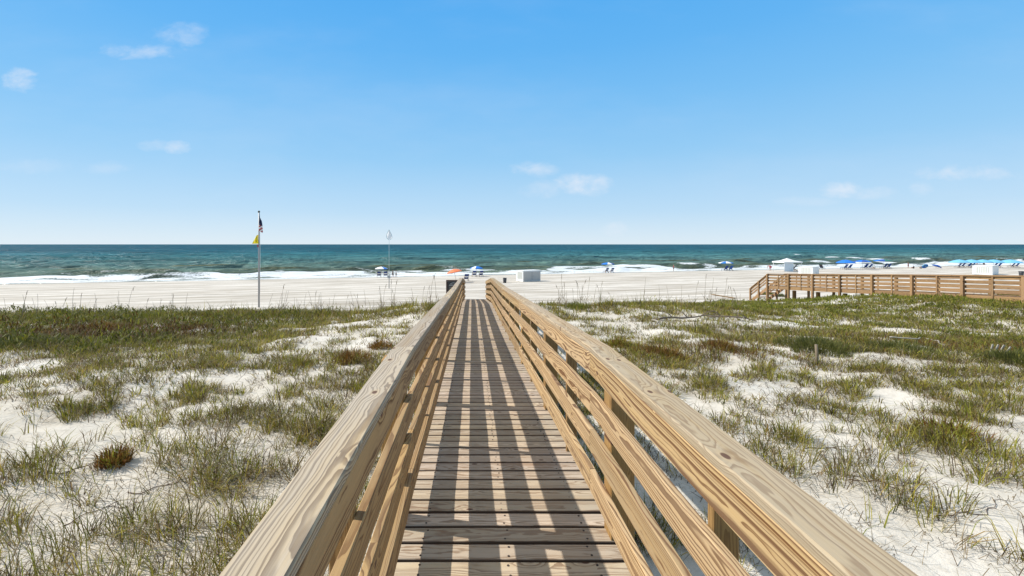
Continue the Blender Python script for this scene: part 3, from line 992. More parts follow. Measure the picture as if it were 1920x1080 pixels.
    idx = np.repeat(np.arange(len(x)), k); n = len(idx)
    bx = x[idx] + rng.normal(0, .17, n); by = t[idx] + rng.normal(0, .17, n)
    mound = np.clip(fbm(bx / 1.3, by / 1.2, 251, 3) - .36, 0, 1) * (1.15 + .8 * (by < 17) * (bx < 0)) * (1 - .5 * sstep(bx, 10, 14))
    z = ground_h(bx, by) + mound * rng.uniform(.1, 1, n) ** .5
    X, T = bx, by
    pal = np.concatenate([PAL[[1, 3, 6, 0]], VIVID])[rng.integers(0, 7, n)]
    br = np.exp(-(((X + 13.6) / 3.4) ** 2 + ((T - 16.2) / 2.0) ** 2)) + .5 * np.exp(-(((X - 14.2) / 3.6) ** 2 + ((T - 13.3) / 1.2) ** 2))
    pal = np.where((rng.uniform(0, 1, n) < br)[:, None], BRN[rng.integers(0, 4, n)], pal) * rng.uniform(.6, 1.2, (n, 1)) * np.where(X < 0, .62, .85)[:, None]
    o = link('ground_cover', blades_mesh('ground_cover', np.stack([bx, by, z], 1), rng.uniform(.08, .22, n), rng.uniform(0, 6.28, n), rng.uniform(.3, 1.5, n),
             (0.012 + .0009 * T) * rng.uniform(.7, 1.3, n), pal, pal * 1.15))
    tag(o, 'dense green and brown leafy cover massed on the dune at left and beside the far boardwalk', 'ground cover', kind='stuff')
    # dead leaves and runners lying on the sand
    Ps = []; 
    xs = []; ts = []
    for (t0, t1, nn) in [(2.6, 6, 26000), (6, 11, 52000), (11, 18, 36000), (18, 40, 16000)]:
        x, t = sample(nn, t0, t1); xs.append(x); ts.append(t)
    x = np.concatenate(xs); t = np.concatenate(ts)
    c = cover(x, t); n1 = fbm(x / .8, t / .7, 261, 3)
    ok = (rng.uniform(0, 1, len(x)) < (.10 + .75 * c) * sstep(n1, .30, .62)) & clear_of_walk(x, t, 0)
    x, t = x[ok], t[ok]; n = len(x)
    g = ground_h(x, t)
    col = DRY[rng.integers(0, 6, n)] * rng.uniform(.45, 1.05, (n, 1))
    o = link('dry_litter', blades_mesh('dry_litter', np.stack([x, t, g + .012], 1), rng.uniform(.05, .21, n), rng.uniform(0, 6.28, n), rng.uniform(0.9, 1.8, n),
             (.0028 + .0007 * t) * rng.uniform(.6, 1.3, n), col, None, droop=0.42))
    tag(o, 'dead brown and straw coloured leaves strewn over the dune sand', 'plant litter', kind='stuff')


grow()


def runners():
    """long creeping stems on the sand: each one is a plant of its own"""
    spots = [(1760, 985, 1900, 950), (1600, 905, 1800, 915), (1690, 925, 1560, 880), (560, 820, 640, 790), (240, 925, 420, 900), (120, 985, 300, 935),
             (1500, 850, 1680, 845), (60, 900, 200, 870)]
    mt = paint('dry_stem', (.10, .062, .045), .8, .3, 20)
    for i, (xa, ya, xb, yb) in enumerate(spots):
        a = on_ground(xa, ya, 2.0); b = on_ground(xb, yb, 2.0)
        pts = []
        for k in range(15):
            f = k / 14
            p = a.lerp(b, f)
            s = .05 * math.sin(f * 9 + i) + .03 * math.sin(f * 23 + i * 2)
            d = (b - a).normalized()
            q = Vector((p.x - d.y * s, p.y + d.x * s, 0))
            q.z = gh(q.x, q.y) + .008
            pts.append(q - a)
        for _ in range(4):
            zz = [q.z for q in pts]
            for k in range(1, 14): pts[k].z = (zz[k - 1] + zz[k] + zz[k + 1]) / 3
        o = MB().tube(pts, [.0055 * (1 - .7 * k / 14) for k in range(15)], 5).tube([pts[5], pts[6] + Vector((.06, .05, .02)), pts[7] + Vector((.14, .12, .01))], [.004, .003, .0015], 5).tube([pts[9], pts[10] + Vector((-.05, -.05, .015)), pts[11] + Vector((-.06, -.13, .0))], [.003, .0025, .001], 5).build('creeping_stem', mt)
        o.location = a
        where = ['in the near right corner of the sand', 'right of the near right railing', 'close beside the near right railing', 'left of the left railing, midway', 'at far left near the bottom edge',
                 'in the bottom left corner', 'right of the walk beyond the near tufts', 'at the left edge of the picture'][i]
        tag(o, 'thin dark creeping stem lying on white sand ' + where, 'plant stem', 'creeping stems on the dune sand')


runners()


def sea_oats():
    """tall seed stalks standing along the crest; one object each"""
    mt = paint('seed_stalk', (.25, .20, .125), .8, .2, 9)
    variants = []
    for k in range(6):
        r = random.Random(k + 3)
        Hh = r.uniform(.85, 1.45); ln = r.uniform(-.12, .22)
        pts = [(0, 0, -.1)] + [(ln * (f ** 2.2) * Hh, .05 * math.sin(f * 3 + k) * f, f * Hh) for f in (.25, .5, .72, .88, 1.0)]
        m = MB().tube(pts, [.0075, .0075, .007, .006, .005, .005], 5)
        hx, hy, hz = pts[-1]
        if k % 3 == 0:
            m.tube([(hx - ln * .05, hy, hz - .16), (hx, hy, hz - .06), (hx + ln * .12 + .02, hy, hz + .05), (hx + ln * .3 + .05, hy, hz + .04)], [.005, .013, .011, .004], 5)
        for j in range(3):
            f = r.uniform(.1, .4); an = r.uniform(0, 6.28)
            m.tube([(ln * f ** 2.2 * Hh, 0, f * Hh), (ln * f * .3 + .12 * math.cos(an), .12 * math.sin(an), f * Hh + .22), (.26 * math.cos(an), .26 * math.sin(an), f * Hh + .18)], [.008, .006, .002], 4)
        me = m.mesh('sea_oat_stalk'); me.materials.append(mt)
        variants.append(me)
    regs = [((5, 380), 26, 'tall thin dry stalk standing on the grassy crest at left of the flagpole'),
            ((500, 690), 24, 'tall thin dry stalk on the crest between the flagpole and the slim white-flag pole'),
            ((700, 822), 14, 'tall thin dry stalk on the crest close to the left railing'),
            ((1040, 1130), 16, 'tall thin dry stalk rising from the grass beside the right railing'),
            ((1135, 1400), 24, 'tall thin dry stalk on the crest before the stairs of the far boardwalk')]
    for (x0, x1), n, lab in regs:
        for i in range(n):
            px = random.uniform(x0, x1)
            t = random.uniform(20.5, 24.5) + (3.0 if px > 1135 else 0)
            X = (px - PPX) / FPX * t
            o = link('sea_oat_stalk', variants[random.randrange(6)])
            o.location = (X, t, gh(X, t)); o.rotation_euler = (random.uniform(-.1, .1), random.uniform(-.1, .1), random.uniform(0, 6.28))
            o.scale = (1, 1, random.uniform(.7, 1.25))
            tag(o, lab, 'plant', lab.replace('tall thin dry stalk', 'tall dry stalks'))


sea_oats()


def shrubs():
    def leafy(name, seed, r, h, cols, n):
        rg = np.random.default_rng(seed)
        th = rg.uniform(0, 6.28, n); q = rg.uniform(0, 1, n) ** .5
        lump = .75 + .35 * np.sin(th * 3 + seed) * np.cos(th * 2 + 1)
        x = q * r * np.cos(th) * lump; y = q * r * np.sin(th) * lump
        z = (1 - q ** 1.5) * h * .62 * rg.uniform(.0, 1, n) * (.6 + .8 * lump - .4)
        c = np.array(cols)[rg.integers(0, len(cols), n)] * rg.uniform(.65, 1.25, (n, 1))
        return blades_mesh(name, np.stack([x, y, z], 1), rg.uniform(.10, .26, n), th + rg.normal(0, .8, n), rg.uniform(.2, 1.1, n), rg.uniform(.006, .014, n), c, c * 1.1)
    rows = [('brown_shrub', 655, 678, .50, .42, 'br', 'rusty brown low shrub beside the bend of the left railing', 'shrub'),
            ('brown_shrub', 712, 652, .38, .30, 'br', 'small dark brown shrub just left of the joint in the left cap rail', 'shrub'),
            ('brown_shrub', 216, 868, .20, .20, 'br', 'small rust red bush among sparse tufts at far left', 'shrub'),
            ('brown_shrub', 1240, 668, .72, .44, 'br', 'wide rusty brown bush right of the right railing', 'shrub'),
            ('brown_shrub', 1352, 655, .55, .42, 'br', 'brown bush behind and right of the wide rusty one', 'shrub'),
            ('brown_shrub', 1160, 650, .45, .34, 'mix', 'dark olive and brown bush close to the right railing', 'shrub'),
            ('green_shrub', 1530, 655, 1.1, .55, 'dk', 'dark green tangled bush on the right dune behind the short stake', 'shrub'),
            ('green_shrub', 1680, 660, 1.0, .50, 'dk', 'dark green bush to the right of the short stake', 'shrub'),
            ('green_shrub', 1900, 680, .9, .6, 'dk', 'tall green bush at the right edge of the photo', 'shrub'),
            ('green_shrub', 1780, 820, .55, .38, 'mix', 'rounded olive bush on near sand at right', 'shrub'),
            ('green_shrub', 1440, 552, .9, .5, 'vv', 'bright green bush at the foot of the far stairs', 'shrub'),
            ('green_shrub', 1462, 556, .8, .75, 'dk', 'leafy green bush under the first bay of the far boardwalk', 'shrub'),
            ('green_shrub', 20, 655, 1.3, .6, 'dk', 'dark green bush at the left edge of the photo', 'shrub'),
            ('green_shrub', 280, 598, 1.0, .6, 'vv', 'vivid green bush on the left crest beside the brown growth', 'shrub'),
            ('brown_shrub', 190, 618, 1.3, .5, 'br', 'broad red brown bush on the left crest', 'shrub'),
            ('green_shrub', 450, 584, .6, .5, 'vv', 'rounded green bush on the crest left of the flagpole foot', 'shrub'),
            ('green_shrub', 820, 580, .5, .5, 'vv', 'green grassy bush on the crest against the left railing', 'shrub'),
            ('green_shrub', 1080, 578, .9, .55, 'vv', 'bright green bush on the crest beside the right railing', 'shrub')]
    pals = {'br': [tuple(c) for c in BRN] * 2 + [tuple(c) for c in PAL[3:6]], 'mix': [tuple(c) for c in BRN] + [tuple(c) for c in PAL[:4]], 'dk': [(.105, .115, .026), (.14, .15, .034), (.075, .080, .020), (.17, .165, .042)],
            'vv': [tuple(c) for c in VIVID] + [(.10, .10, .03)]}
    for i, (nm, px, py, r, h, pal, lab, cat) in enumerate(rows):
        p = on_ground(px, py, 2.0, 60)
        o = link(nm, leafy(nm, i + 40, r, h, pals[pal], int(420 + 1500 * r * r)))
        o.location = (p.x, p.y, p.z - .02)
        tag(o, lab, cat, 'low shrubs on the dunes')


shrubs()


def driftwood():
    mt = paint('silver_driftwood', (.15, .115, .085), .85, .35, 8, bump=.4)
    mp = paint('bleached_stick', (.40, .36, .30), .85, .2, 8)
    def limb(px0, py0, px1, py1, r, name, lab, lift=.05, twigs=3, m=mt):
        a = on_ground(px0, py0, 2.0, 60); b = on_ground(px1, py1, 2.0, 60)
        pts = []
        rr = random.Random(px0)
        for k in range(9):
            f = k / 8; p = a.lerp(b, f)
            p = Vector((p.x + .08 * math.sin(f * 7 + px0), p.y + .06 * math.cos(f * 6), 0))
            p.z = gh(p.x, p.y) + lift + .12 * math.sin(f * 3.1) * (twigs > 0)
            pts.append(p - a)
        m_ = MB().tube(pts, [r * (1 - .6 * k / 8) for k in range(9)], 6)
        for j in range(twigs):
            q = pts[2 + j * 2]; an = rr.uniform(0, 6.28)
            m_.tube([q, q + Vector((.25 * math.cos(an), .2 * math.sin(an), .18)), q + Vector((.55 * math.cos(an), .4 * math.sin(an), .22))], [r * .5, r * .35, .006], 5)
        o = m_.build(name, m); o.location = a
        tag(o, lab, 'driftwood')
    limb(1225, 604, 1345, 596, .045, 'driftwood_branch', 'dark dead branch lying in the grass right of the walk')
    limb(1330, 597, 1425, 606, .04, 'driftwood_branch', 'long dark bough trailing right of the first dead branch')
    limb(1232, 612, 1222, 600, .03, 'leaning_stick', 'short pale stick leaning out of the grass by the branches', .1, 0, mp)
    limb(1740, 642, 1775, 656, .03, 'bleached_stick', 'pale bleached stick lying on the right dune', .12, 0, mp)
    limb(1675, 650, 1735, 651, .022, 'bleached_stick', 'thin horizontal grey stick on the dark bush at right', .25, 0, mp)
    # short stake
    p = on_ground(1531, 684, 2.0, 60)
    o = MB().tube([(0, 0, -.2), (0.01, 0, .2), (-.01, 0, .46)], [.035, .034, .030], 8).build('wooden_stake', paint('grey_stake', (.20, .155, .10), .85, .3, 12, bump=.3))
    o.location = p
    tag(o, 'short grey wooden stake upright in the sand before the dark bush', 'stake')
    # a row of pale pickets left from a sand fence
    for i, (px, py, tilt) in enumerate([(1856, 664, .30), (1864, 664, .42), (1873, 664, .52), (1883, 666, .66)]):
        p = on_ground(px, py, 2.0, 60)
        o = MB().box((0, 0, .08), (.045, .02, .40), bev=.004).build('fence_picket', mp)
        o.location = p; o.rotation_euler = (0, tilt, 0)
        tag(o, ['pale picket of a broken sand fence, leftmost and most upright', 'second pale picket from the left in the broken sand fence', 'third pale picket from the left in the broken sand fence',
                'rightmost and most tilted pale picket of the broken sand fence'][i], 'picket', 'pickets of the broken sand fence')
    a = on_ground(1334, 553, 24); b = on_ground(1378, 560, 24)
    B = Boards(); B.add((0, 0, .08), (b.x - a.x, b.y - a.y, b.z - a.z + .06), (1, -.4, 0), .24, .05)
    o = B.build('stray_plank', W_POST, None); o.location = a
    tag(o, 'grey plank lying flat on the beach sand before the far stairs', 'plank')


driftwood()

# ------------------------------------------------------------------ flags
M_STEEL = paint('galvanised_pole', (.30, .30, .30), .5, .15, 5, metal=.35)
M_NAVY = paint('navy_cloth', (.018, .028, .085), .8)
M_RED = paint('red_cloth', (.42, .022, .035), .8)
M_WHITE = paint('white_cloth', (.78, .78, .76), .8, .05)
M_YEL = paint('yellow_cloth', (.85, .68, .012), .75, .1)
M_DKGREEN = paint('dark_cap', (.03, .045, .04), .5)


def limp_cloth(hgt, wid, folds, mi, sway=0.0, taper=1.0, seed=0):
    """a flag hanging in folds from its hoist (x = 0); mi(s, f) picks the cloth colour at width s, height f"""
    n, mrows = 28, 26
    vs = []; fs = []; ms = []
    for j in range(mrows + 1):
        f = j / mrows
        for i in range(n + 1):
            s = i / n
            spread = wid * (0.35 + 0.65 * f ** taper)
            x = s * spread + sway * f * s
            y = .055 * math.sin(s * folds * 6.28 + 2.0 * f + seed) * (0.3 + s)
            z = -f * hgt - s * .30 * hgt * (1 - .5 * f) * (1 if folds > 1 else .4)
            vs.append((x, y, z))
    for j in range(mrows):
        for i in range(n):
            a = j * (n + 1) + i
            fs.append((a, a + 1, a + n + 2, a + n + 1)); ms.append(mi(i / n, j / mrows))
    m = MB()
    m.add(vs, fs, 0, True); m.mi = ms
    return m


def sheer_cloth():
    m_, N = new_mat('thin_white_cloth')
    d = N.n('ShaderNodeBsdfDiffuse', in_Color=(.85, .85, .85, 1)); t = N.n('ShaderNodeBsdfTranslucent', in_Color=(.92, .92, .92, 1))
    mx = N.n('ShaderNodeMixShader', in_0=0.6)
    N.t.links.new(d.outputs[0], mx.inputs[1]); N.t.links.new(t.outputs[0], mx.inputs[2])
    finish(N, mx)
    return m_


def flagpoles():
    t = 40.0
    X = (485.5 - PPX) / FPX * t
    gz = gh(X, t); top = CAMZ + (PPY - 399) / FPX * t
    r = empty('flagpole', (X, t, gz))
    tag(r, 'tall grey metal flagpole with a dark ball on top behind the left dune', 'flagpole')
    h = top - gz
    MB().tube([(0, 0, -.5), (0, 0, h * .5), (0, 0, h)], [.078, .070, .05], 12).build('pole', M_STEEL, r)
    MB().lathe((0, 0, h), [(.02, 0), (.075, .03), (.10, .10), (.075, .17), (.0, .2)], 12).build('finial', M_DKGREEN, r)
    MB().tube([(.10, -.02, 1.2), (.12, -.02, h * .6), (.09, -.02, h - .1)], .012, 5).build('halyard', M_WHITE, r)
    fz = CAMZ + (PPY - 402.5) / FPX * t
    def us(s, f):
        if f + s * .12 < .60: return 0
        return 1 + int((s * 3 + f * 9)) % 2
    m = limp_cloth(1.42, .34, 3, us, taper=.35, seed=1)
    # stars on the blue field
    for k in range(14):
        s = .12 + .5 * ((k * 0.37) % 1); f = .06 + .42 * ((k * .618) % 1)
        c = Vector((s * .26 * (.35 + .65 * f ** .4), -.085, -f * 1.25 - s * .37))
        st = [c + Vector((.022 * (1 if q % 2 == 0 else .42) * math.sin(q * math.pi / 5), 0, .022 * (1 if q % 2 == 0 else .42) * math.cos(q * math.pi / 5))) for q in range(10)]
        m.add(st, [tuple(range(10))], 2)
    o = m.build('flag', [M_NAVY, M_RED, M_WHITE])
    o.location = (X + .03, t - .07, fz)
    tag(o, 'limp national flag with dark blue field and red and white stripes on the tall flagpole', 'flag')
    yz = CAMZ + (PPY - 440) / FPX * t
    vs = []; fs = []
    n = 16
    for j in range(n + 1):
        f = j / n
        for i in range(n + 1):
            s = i / n
            wv = .12 + .42 * f ** .8
            vs.append((-s * wv + .02, -.04 * math.sin(s * 9 + f * 4) - .05, -f * .80 - s * .06 * (1 - f) + .0))
    for j in range(n):
        for i in range(n):
            a = j * (n + 1) + i
            fs.append((a, a + n + 1, a + n + 2, a + 1))
    m = MB(); m.add(vs, fs, 0, True)
    # the emblem creases: dark strokes on the cloth
    for (x0, z0, x1, z1) in [(-.16, -.30, -.10, -.62), (-.10, -.62, -.22, -.52), (-.06, -.22, -.12, -.34)]:
        m.tube([(x0, -.105, z0), ((x0 + x1) / 2 - .03, -.105, (z0 + z1) / 2), (x1, -.105, z1)], .012, 5, 1)
    o = m.build('flag', [M_YEL, paint('dark_print', (.12, .09, .02), .8)])
    o.location = (X - .02, t - .08, yz)
    tag(o, 'yellow flag hanging furled below the national flag on the tall flagpole', 'flag')
    ez = CAMZ + (PPY - 458) / FPX * t
    o = limp_cloth(.24, .12, 1, lambda s, f: 0, seed=2).build('flag', [M_RED])
    o.location = (X - .10, t - .1, ez)
    tag(o, 'small dark red pennant below the yellow flag on the tall flagpole', 'flag')
    # slim pole with a white flag and a little notice
    p = on_ground(729.5, 541, 30)
    t = p.y; X = p.x
    r = empty('flagpole', p)
    tag(r, 'slim pale pole with a small notice low down, standing on the open beach', 'flagpole')
    h = CAMZ + (PPY - 431) / FPX * t - p.z
    MB().tube([(0, 0, -.4), (0, 0, 2.0)], [.06, .06], 8).build('post_base', paint('grey_timber', (.33, .31, .28), .8), r)
    MB().tube([(0, 0, 1.9), (0, 0, h * .6), (0, 0, h + .05)], [.032, .028, .020], 8).build('pole', paint('pale_pole', (.42, .50, .53), .5), r)
    s = MB().box((0.0, -.075, 1.62), (.42, .02, .42), bev=.006).build('notice_board', paint('notice_grey', (.48, .49, .48), .6), r)
    m = MB()
    for k in range(4): m.box((0, -.088, 1.75 - k * .08), (.30 - .05 * (k % 2), .004, .022))
    m.build('lettering', paint('notice_ink', (.10, .10, .10), .7), s)
    vs = []; fs = []
    prof = [(0.0, .02), (.12, .10), (.30, .24), (.52, .36), (.72, .42), (.86, .34), (.95, .2), (1.0, .06)]
    fh = 1.35
    for (f, wd) in prof:
        for i in range(9):
            s_ = i / 8
            vs.append(((s_ - .5) * 2 * wd * .95 + .05 * f, -.05 * math.sin(s_ * 6.3 + f * 5) - .05, -f * fh))
    for j in range(len(prof) - 1):
        for i in range(8):
            a = j * 9 + i
            fs.append((a, a + 9, a + 10, a + 1))
    m = MB(); m.add(vs, fs, 0, True)
    ed = [Vector(vs[j * 9]) for j in range(len(prof))]; ed2 = [Vector(vs[j * 9 + 8]) for j in range(len(prof))]
    m.tube(ed, .022, 5, 1); m.tube(ed2, .022, 5, 1)
    o = m.build('flag', [sheer_cloth(), paint('blue_hem', (.12, .34, .44), .7)])
    o.location = (X, t, p.z + h)
    tag(o, 'white flag with blue edges at the top of the slim pale pole', 'flag')


flagpoles()


# ------------------------------------------------------------------ info board by the left railing
def info_sign():
    t = 25.2
    X0 = (836.5 - PPX) / FPX * t; X1 = X0 + .82
    zt = CAMZ + (PPY - 525) / FPX * t
    xm = (X0 + X1) / 2
    g = gh(xm, t)
    r = empty('information_sign', (xm, t, g))
    tag(r, 'dark brown framed information board with grey artwork beside the end of the left railing', 'sign')
    mb = paint('dark_brown_frame', (.060, .024, .016), .6, .2, 12)
    hb = 1.02
    w = X1 - X0; zt -= g
    m = MB()
    m.box((-w / 2 + .035, 0, zt - hb / 2), (.07, .07, hb), bev=.006).box((w / 2 - .035, 0, zt - hb / 2), (.07, .07, hb), bev=.006)
    m.box((0, 0, zt - .03), (w - .144, .066, .06), bev=.005).box((0, 0, zt - hb + .03), (w - .144, .066, .06), bev=.005)
    m.build('frame', mb, r)
    for s in (-1, 1):
        MB().box((s * (w / 2 - .05), .075, (zt - .1) / 2 - .2), (.09, .076, zt + .3), bev=.006).build('post', mb, r)
    p = MB().box((0, 0, zt - hb / 2), (w - .15, .03, hb - .13)).build('panel', paint('charcoal_panel', (.035, .035, .037), .45), r)
    m = MB()
    arc = [(-.22 + .44 * k / 12, -.022, zt - .26 + .11 * math.sin(math.pi * k / 12)) for k in range(13)]
    m.tube(arc, .018, 5)
    m.tube([(-.14 + .28 * k / 8, -.022, zt - .27 + .05 * math.sin(math.pi * k / 8)) for k in range(9)], .014, 5)
    m.box((0, -.02, zt - .31), (.50, .008, .035))
    for k in range(6):
        m.box((-.03 * (k % 3), -.02, zt - .42 - k * .075), (.46 - .07 * (k % 3), .008, .022))
    m.build('artwork', paint('silver_print', (.36, .37, .37), .6), p)


info_sign()


# ------------------------------------------------------------------ beach furniture
SEA_RZ = ALPHA


def copy_tree(o, parent=None):
    c = o.copy()
    COL.objects.link(c)
    if parent: c.parent = parent
    for ch in list(o.children):
        copy_tree(ch, c)
    return c


M_BLUE = paint('royal_blue_canvas', (.018, .085, .34), .7, .1)
M_DBLUE = paint('deep_blue_canvas', (.016, .05, .20), .75, .1)
M_BRIGHT = paint('bright_blue_canvas', (.012, .17, .60), .65, .08)
M_SKY = paint('sky_blue_canvas', (.16, .46, .66), .7, .08)
M_TEAL = paint('green_canvas', (.03, .16, .12), .7, .1)
M_ORANGE = paint('coral_orange_canvas', (.78, .20, .075), .7, .06)
M_CANVW = paint('white_canvas', (.80, .80, .79), .75, .05)
M_WOODL = paint('pale_slat_wood', (.42, .33, .24), .7, .25, 10)
M_DARKW = paint('dark_frame', (.035, .03, .035), .6)


def make_chair(cloth, band, frame):
    r = empty('beach_chair', (0, 0, 0))
    m = MB()
    for s in (-1, 1):
        m.tube([(s * .30, -.55, .02), (s * .30, -.10, .34), (s * .30, .75, .33)], .028, 6)
    m.tube([(-.30, .70, .33), (.30, .70, .33)], .022, 6)
    m.build('frame', frame, r)
    for s in (-1, 1):
        MB().tube([(s * .30, .62, 0), (s * .30, .52, .33)], .025, 6).build('leg', frame, r)
        MB().tube([(s * .30, -.22, 0), (s * .30, -.05, .36)], .025, 6).build('leg', frame, r)
        MB().box((s * .34, .10, .56), (.08, .60, .03), bev=.006).build('armrest', frame, r)
    # sling seat and leaning back, slightly sagging
    def sling(p0, p1, sag, mi):
        m = MB(); vs = []; n = 8
        for j in range(n + 1):
            f = j / n; p = Vector(p0).lerp(Vector(p1), f)
            for s in (-1, 0, 1):
                vs.append((s * .28, p.y, p.z - sag * math.sin(math.pi * f) * (1 - .3 * abs(s))))
        fs = []; ms = []
        for j in range(n):
            for s in range(2):
                a = j * 3 + s; fs.append((a, a + 1, a + 4, a + 3)); ms.append(mi(j / n))
        m.add(vs, fs, 0, True); m.mi = ms
        # underside a finger's breadth below, so the cloth has thickness
        m2 = [(x, y - .012, z - .02) for x, y, z in vs]
        k = len(m.mi)
        m.add(m2, [tuple(reversed(f)) for f in fs], 0, True); m.mi[k:] = ms
        return m
    sling((0, .70, .36), (0, -.05, .34), .05, lambda f: 0).build('seat', [cloth, band], r)
    sling((0, -.05, .36), (0, -.52, 1.02), .05, lambda f: 1 if .32 < f < .55 else 0).build('backrest', [cloth, band], r)
    for s in (-1, 1):
        MB().tube([(s * .30, -.02, .30), (s * .30, -.54, 1.05)], .022, 6).build('back_frame', frame, r)
    return r


def make_umbrella(rad, hgt, colours, tilt=0.0, sides=8, valance=.13, drop=.42):
    r = empty('beach_umbrella', (0, 0, 0))
    MB().tube([(0, 0, -.4), (0, 0, hgt + drop - .02)], .024, 8).build('pole', M_WOODL, r)
    vs = []; fs = []; ms = []
    rings = [0.0, .3, .6, .85, 1.0]
    seg = sides * 3
    for j, q in enumerate(rings):
        for k in range(seg):
            an = 2 * math.pi * k / seg
            sag = 1 - .05 * (1 - abs(((k % 3) / 1.5) - 1)) * q if k % 3 else 1
            vs.append((rad * q * math.cos(an) * sag, rad * q * math.sin(an) * sag, hgt + drop * (1 - q ** 1.7)))
    for k in range(seg):
        an = 2 * math.pi * k / seg
        sag = .955 if k % 3 else 1
        vs.append((rad * math.cos(an) * sag, rad * math.sin(an) * sag, hgt - valance * (1 if k % 3 else .8)))
    for j in range(len(rings)):
        for k in range(seg):
            a = j * seg + k; b = j * seg + (k + 1) % seg
            fs.append((a, b, b + seg, a + seg)); ms.append((k // 3) % len(colours))
    m = MB(); m.add(vs, fs, 0, False); m.mi = ms
    c = m.build('canopy', colours, r)
    MB().lathe((0, 0, hgt + drop), [(.03, -.02), (.045, .03), (.02, .09), (0, .1)], 8).build('finial', M_WOODL, c)
    m = MB()
    for k in range(sides):
        an = 2 * math.pi * k / sides
        m.tube([(0, 0, hgt + drop * .3), (rad * .5 * math.cos(an), rad * .5 * math.sin(an), hgt + drop * .66)], .008, 4)
    m.build('ribs', M_WOODL, c)
    return r


CH_BLUE = make_chair(M_DBLUE, M_CANVW, M_WOODL)
CH_SOLID = make_chair(M_BLUE, M_BLUE, M_DARKW)
used = set()


def chair(px, py, lab, proto=None, scale=1.0, rz=None, group='beach chairs in pairs facing the sea'):
    proto = proto or CH_BLUE
    if proto.name in used: o = copy_tree(proto)
    else:
        o = proto; used.add(proto.name)
    p = on_ground(px, py)
    o.location = p - Vector((0, 0, .01)); o.rotation_euler = (0, 0, (SEA_RZ if rz is None else rz) + random.uniform(-.12, .12))
    o.scale = (scale,) * 3
    tag(o, lab, 'beach chair', group)
    return o


def umbrella(px, top, foot, width, colours, lab, group=None, tilt=(0, 0), rz=0.0, flat=.42):
    p = on_ground(px, foot)
    t = p.y
    k = math.hypot(1, 0)
    hh = (CAMZ + (PPY - top) / FPX * t) - p.z
    rad = width / 2 / FPX * t
    dr = min(flat, rad * .36)
    o = make_umbrella(rad, hh - dr, colours, drop=dr)
    o.location = p; o.rotation_euler = (tilt[0], tilt[1], rz)
    tag(o, lab, 'umbrella', group)
    return o


G_BW = 'blue and white beach umbrellas along the shore'
BW = [M_BRIGHT, M_CANVW]
BW3 = [M_CANVW, M_BRIGHT, M_CANVW, M_BLUE]
umbrella(715, 500, 519.5, 24, [M_BRIGHT, M_CANVW, M_CANVW, M_CANVW], 'blue and white beach umbrella nearest the slim white-flag pole', G_BW, rz=2.2)
chair(710.5, 520, 'left one of two blue striped beach chairs behind the slim white-flag pole', scale=1.3)
chair(723, 520, 'right one of two blue striped beach chairs behind the slim white-flag pole', scale=1.3)
umbrella(893.5, 499, 518.5, 24, [M_CANVW, M_CANVW, M_BRIGHT, M_CANVW], 'white beach umbrella with a single blue panel beyond the end of the boardwalk', G_BW, rz=.6)
chair(889, 519, 'left blue striped beach chair beneath the white umbrella with a blue panel', scale=1.3)
chair(901.5, 519, 'right blue striped beach chair beneath the white umbrella with a blue panel', scale=1.3)
umbrella(856, 504, 530, 28, [M_ORANGE], 'coral orange beach umbrella tilted over the sand beyond the information board', 'orange umbrella', tilt=(.0, -.20), flat=.5)
chair(874, 527, 'lone blue beach chair to the right of the orange umbrella', scale=1.25)
umbrella(1140, 492, 511, 24, [M_CANVW, M_BLUE, M_BRIGHT, M_CANVW], 'blue and white umbrella alone on the shore right of the white cabinet', G_BW, rz=1.2)
chair(1136.5, 512, 'left blue chair under the lone blue and white umbrella right of the white cabinet', CH_BLUE, 1.3)
chair(1146.5, 512, 'right blue chair under the lone blue and white umbrella right of the white cabinet', CH_BLUE, 1.3)
umbrella(1361, 490, 507.5, 25, BW, 'blue and white umbrella between the red-clad walker and the far stairs', G_BW, rz=.3)
chair(1360, 508, 'left blue chair under the umbrella nearest the far stairs', CH_SOLID, 1.4)
chair(1369, 508, 'right blue chair under the umbrella nearest the far stairs', CH_SOLID, 1.4)
G_BL = 'solid blue umbrellas beyond the far boardwalk'
umbrella(1586, 487.0, 506, 30, [M_BRIGHT], 'bright blue umbrella, first to the right of the white pavilion', G_BL, flat=.9)
chair(1584, 505, 'left blue chair under the first bright blue umbrella right of the pavilion', CH_SOLID, 1.4)
chair(1592, 505, 'right blue chair under the first bright blue umbrella right of the pavilion', CH_SOLID, 1.4)
umbrella(1617, 487.3, 505.5, 26, [M_BRIGHT, M_BLUE], 'bright blue umbrella in the middle of the three solid blue ones', G_BL)
chair(1622, 504, 'left blue chair below the middle one of the solid blue umbrellas', CH_SOLID, 1.4)
chair(1630, 504, 'right blue chair below the middle one of the solid blue umbrellas', CH_SOLID, 1.4)
umbrella(1656, 486.2, 504, 29, [M_BRIGHT, M_BRIGHT, M_BLUE, M_TEAL], 'blue and green umbrella, last of the solid blue ones before the dark red bather', G_BL, rz=2.6)
chair(1658, 503.5, 'left blue chair below the blue and green umbrella', CH_SOLID, 1.45)
chair(1665, 503.5, 'right blue chair below the blue and green umbrella', CH_SOLID, 1.45)
G_SK = 'pale blue umbrellas at the far right'
for px, w, lab in [(1799, 29, 'leftmost pale blue umbrella of the far right row'), (1822, 30, 'pale blue umbrella behind the left end of the last white cabinet'), (1843, 28, 'pale blue umbrella over the middle of the last white cabinet'),
                   (1863, 30, 'pale blue umbrella behind the right end of the last white cabinet'), (1894, 34, 'rightmost pale blue umbrella of the far right row')]:
    umbrella(px, 486.5, 502.5, w, [M_SKY], lab, G_SK, flat=.85)
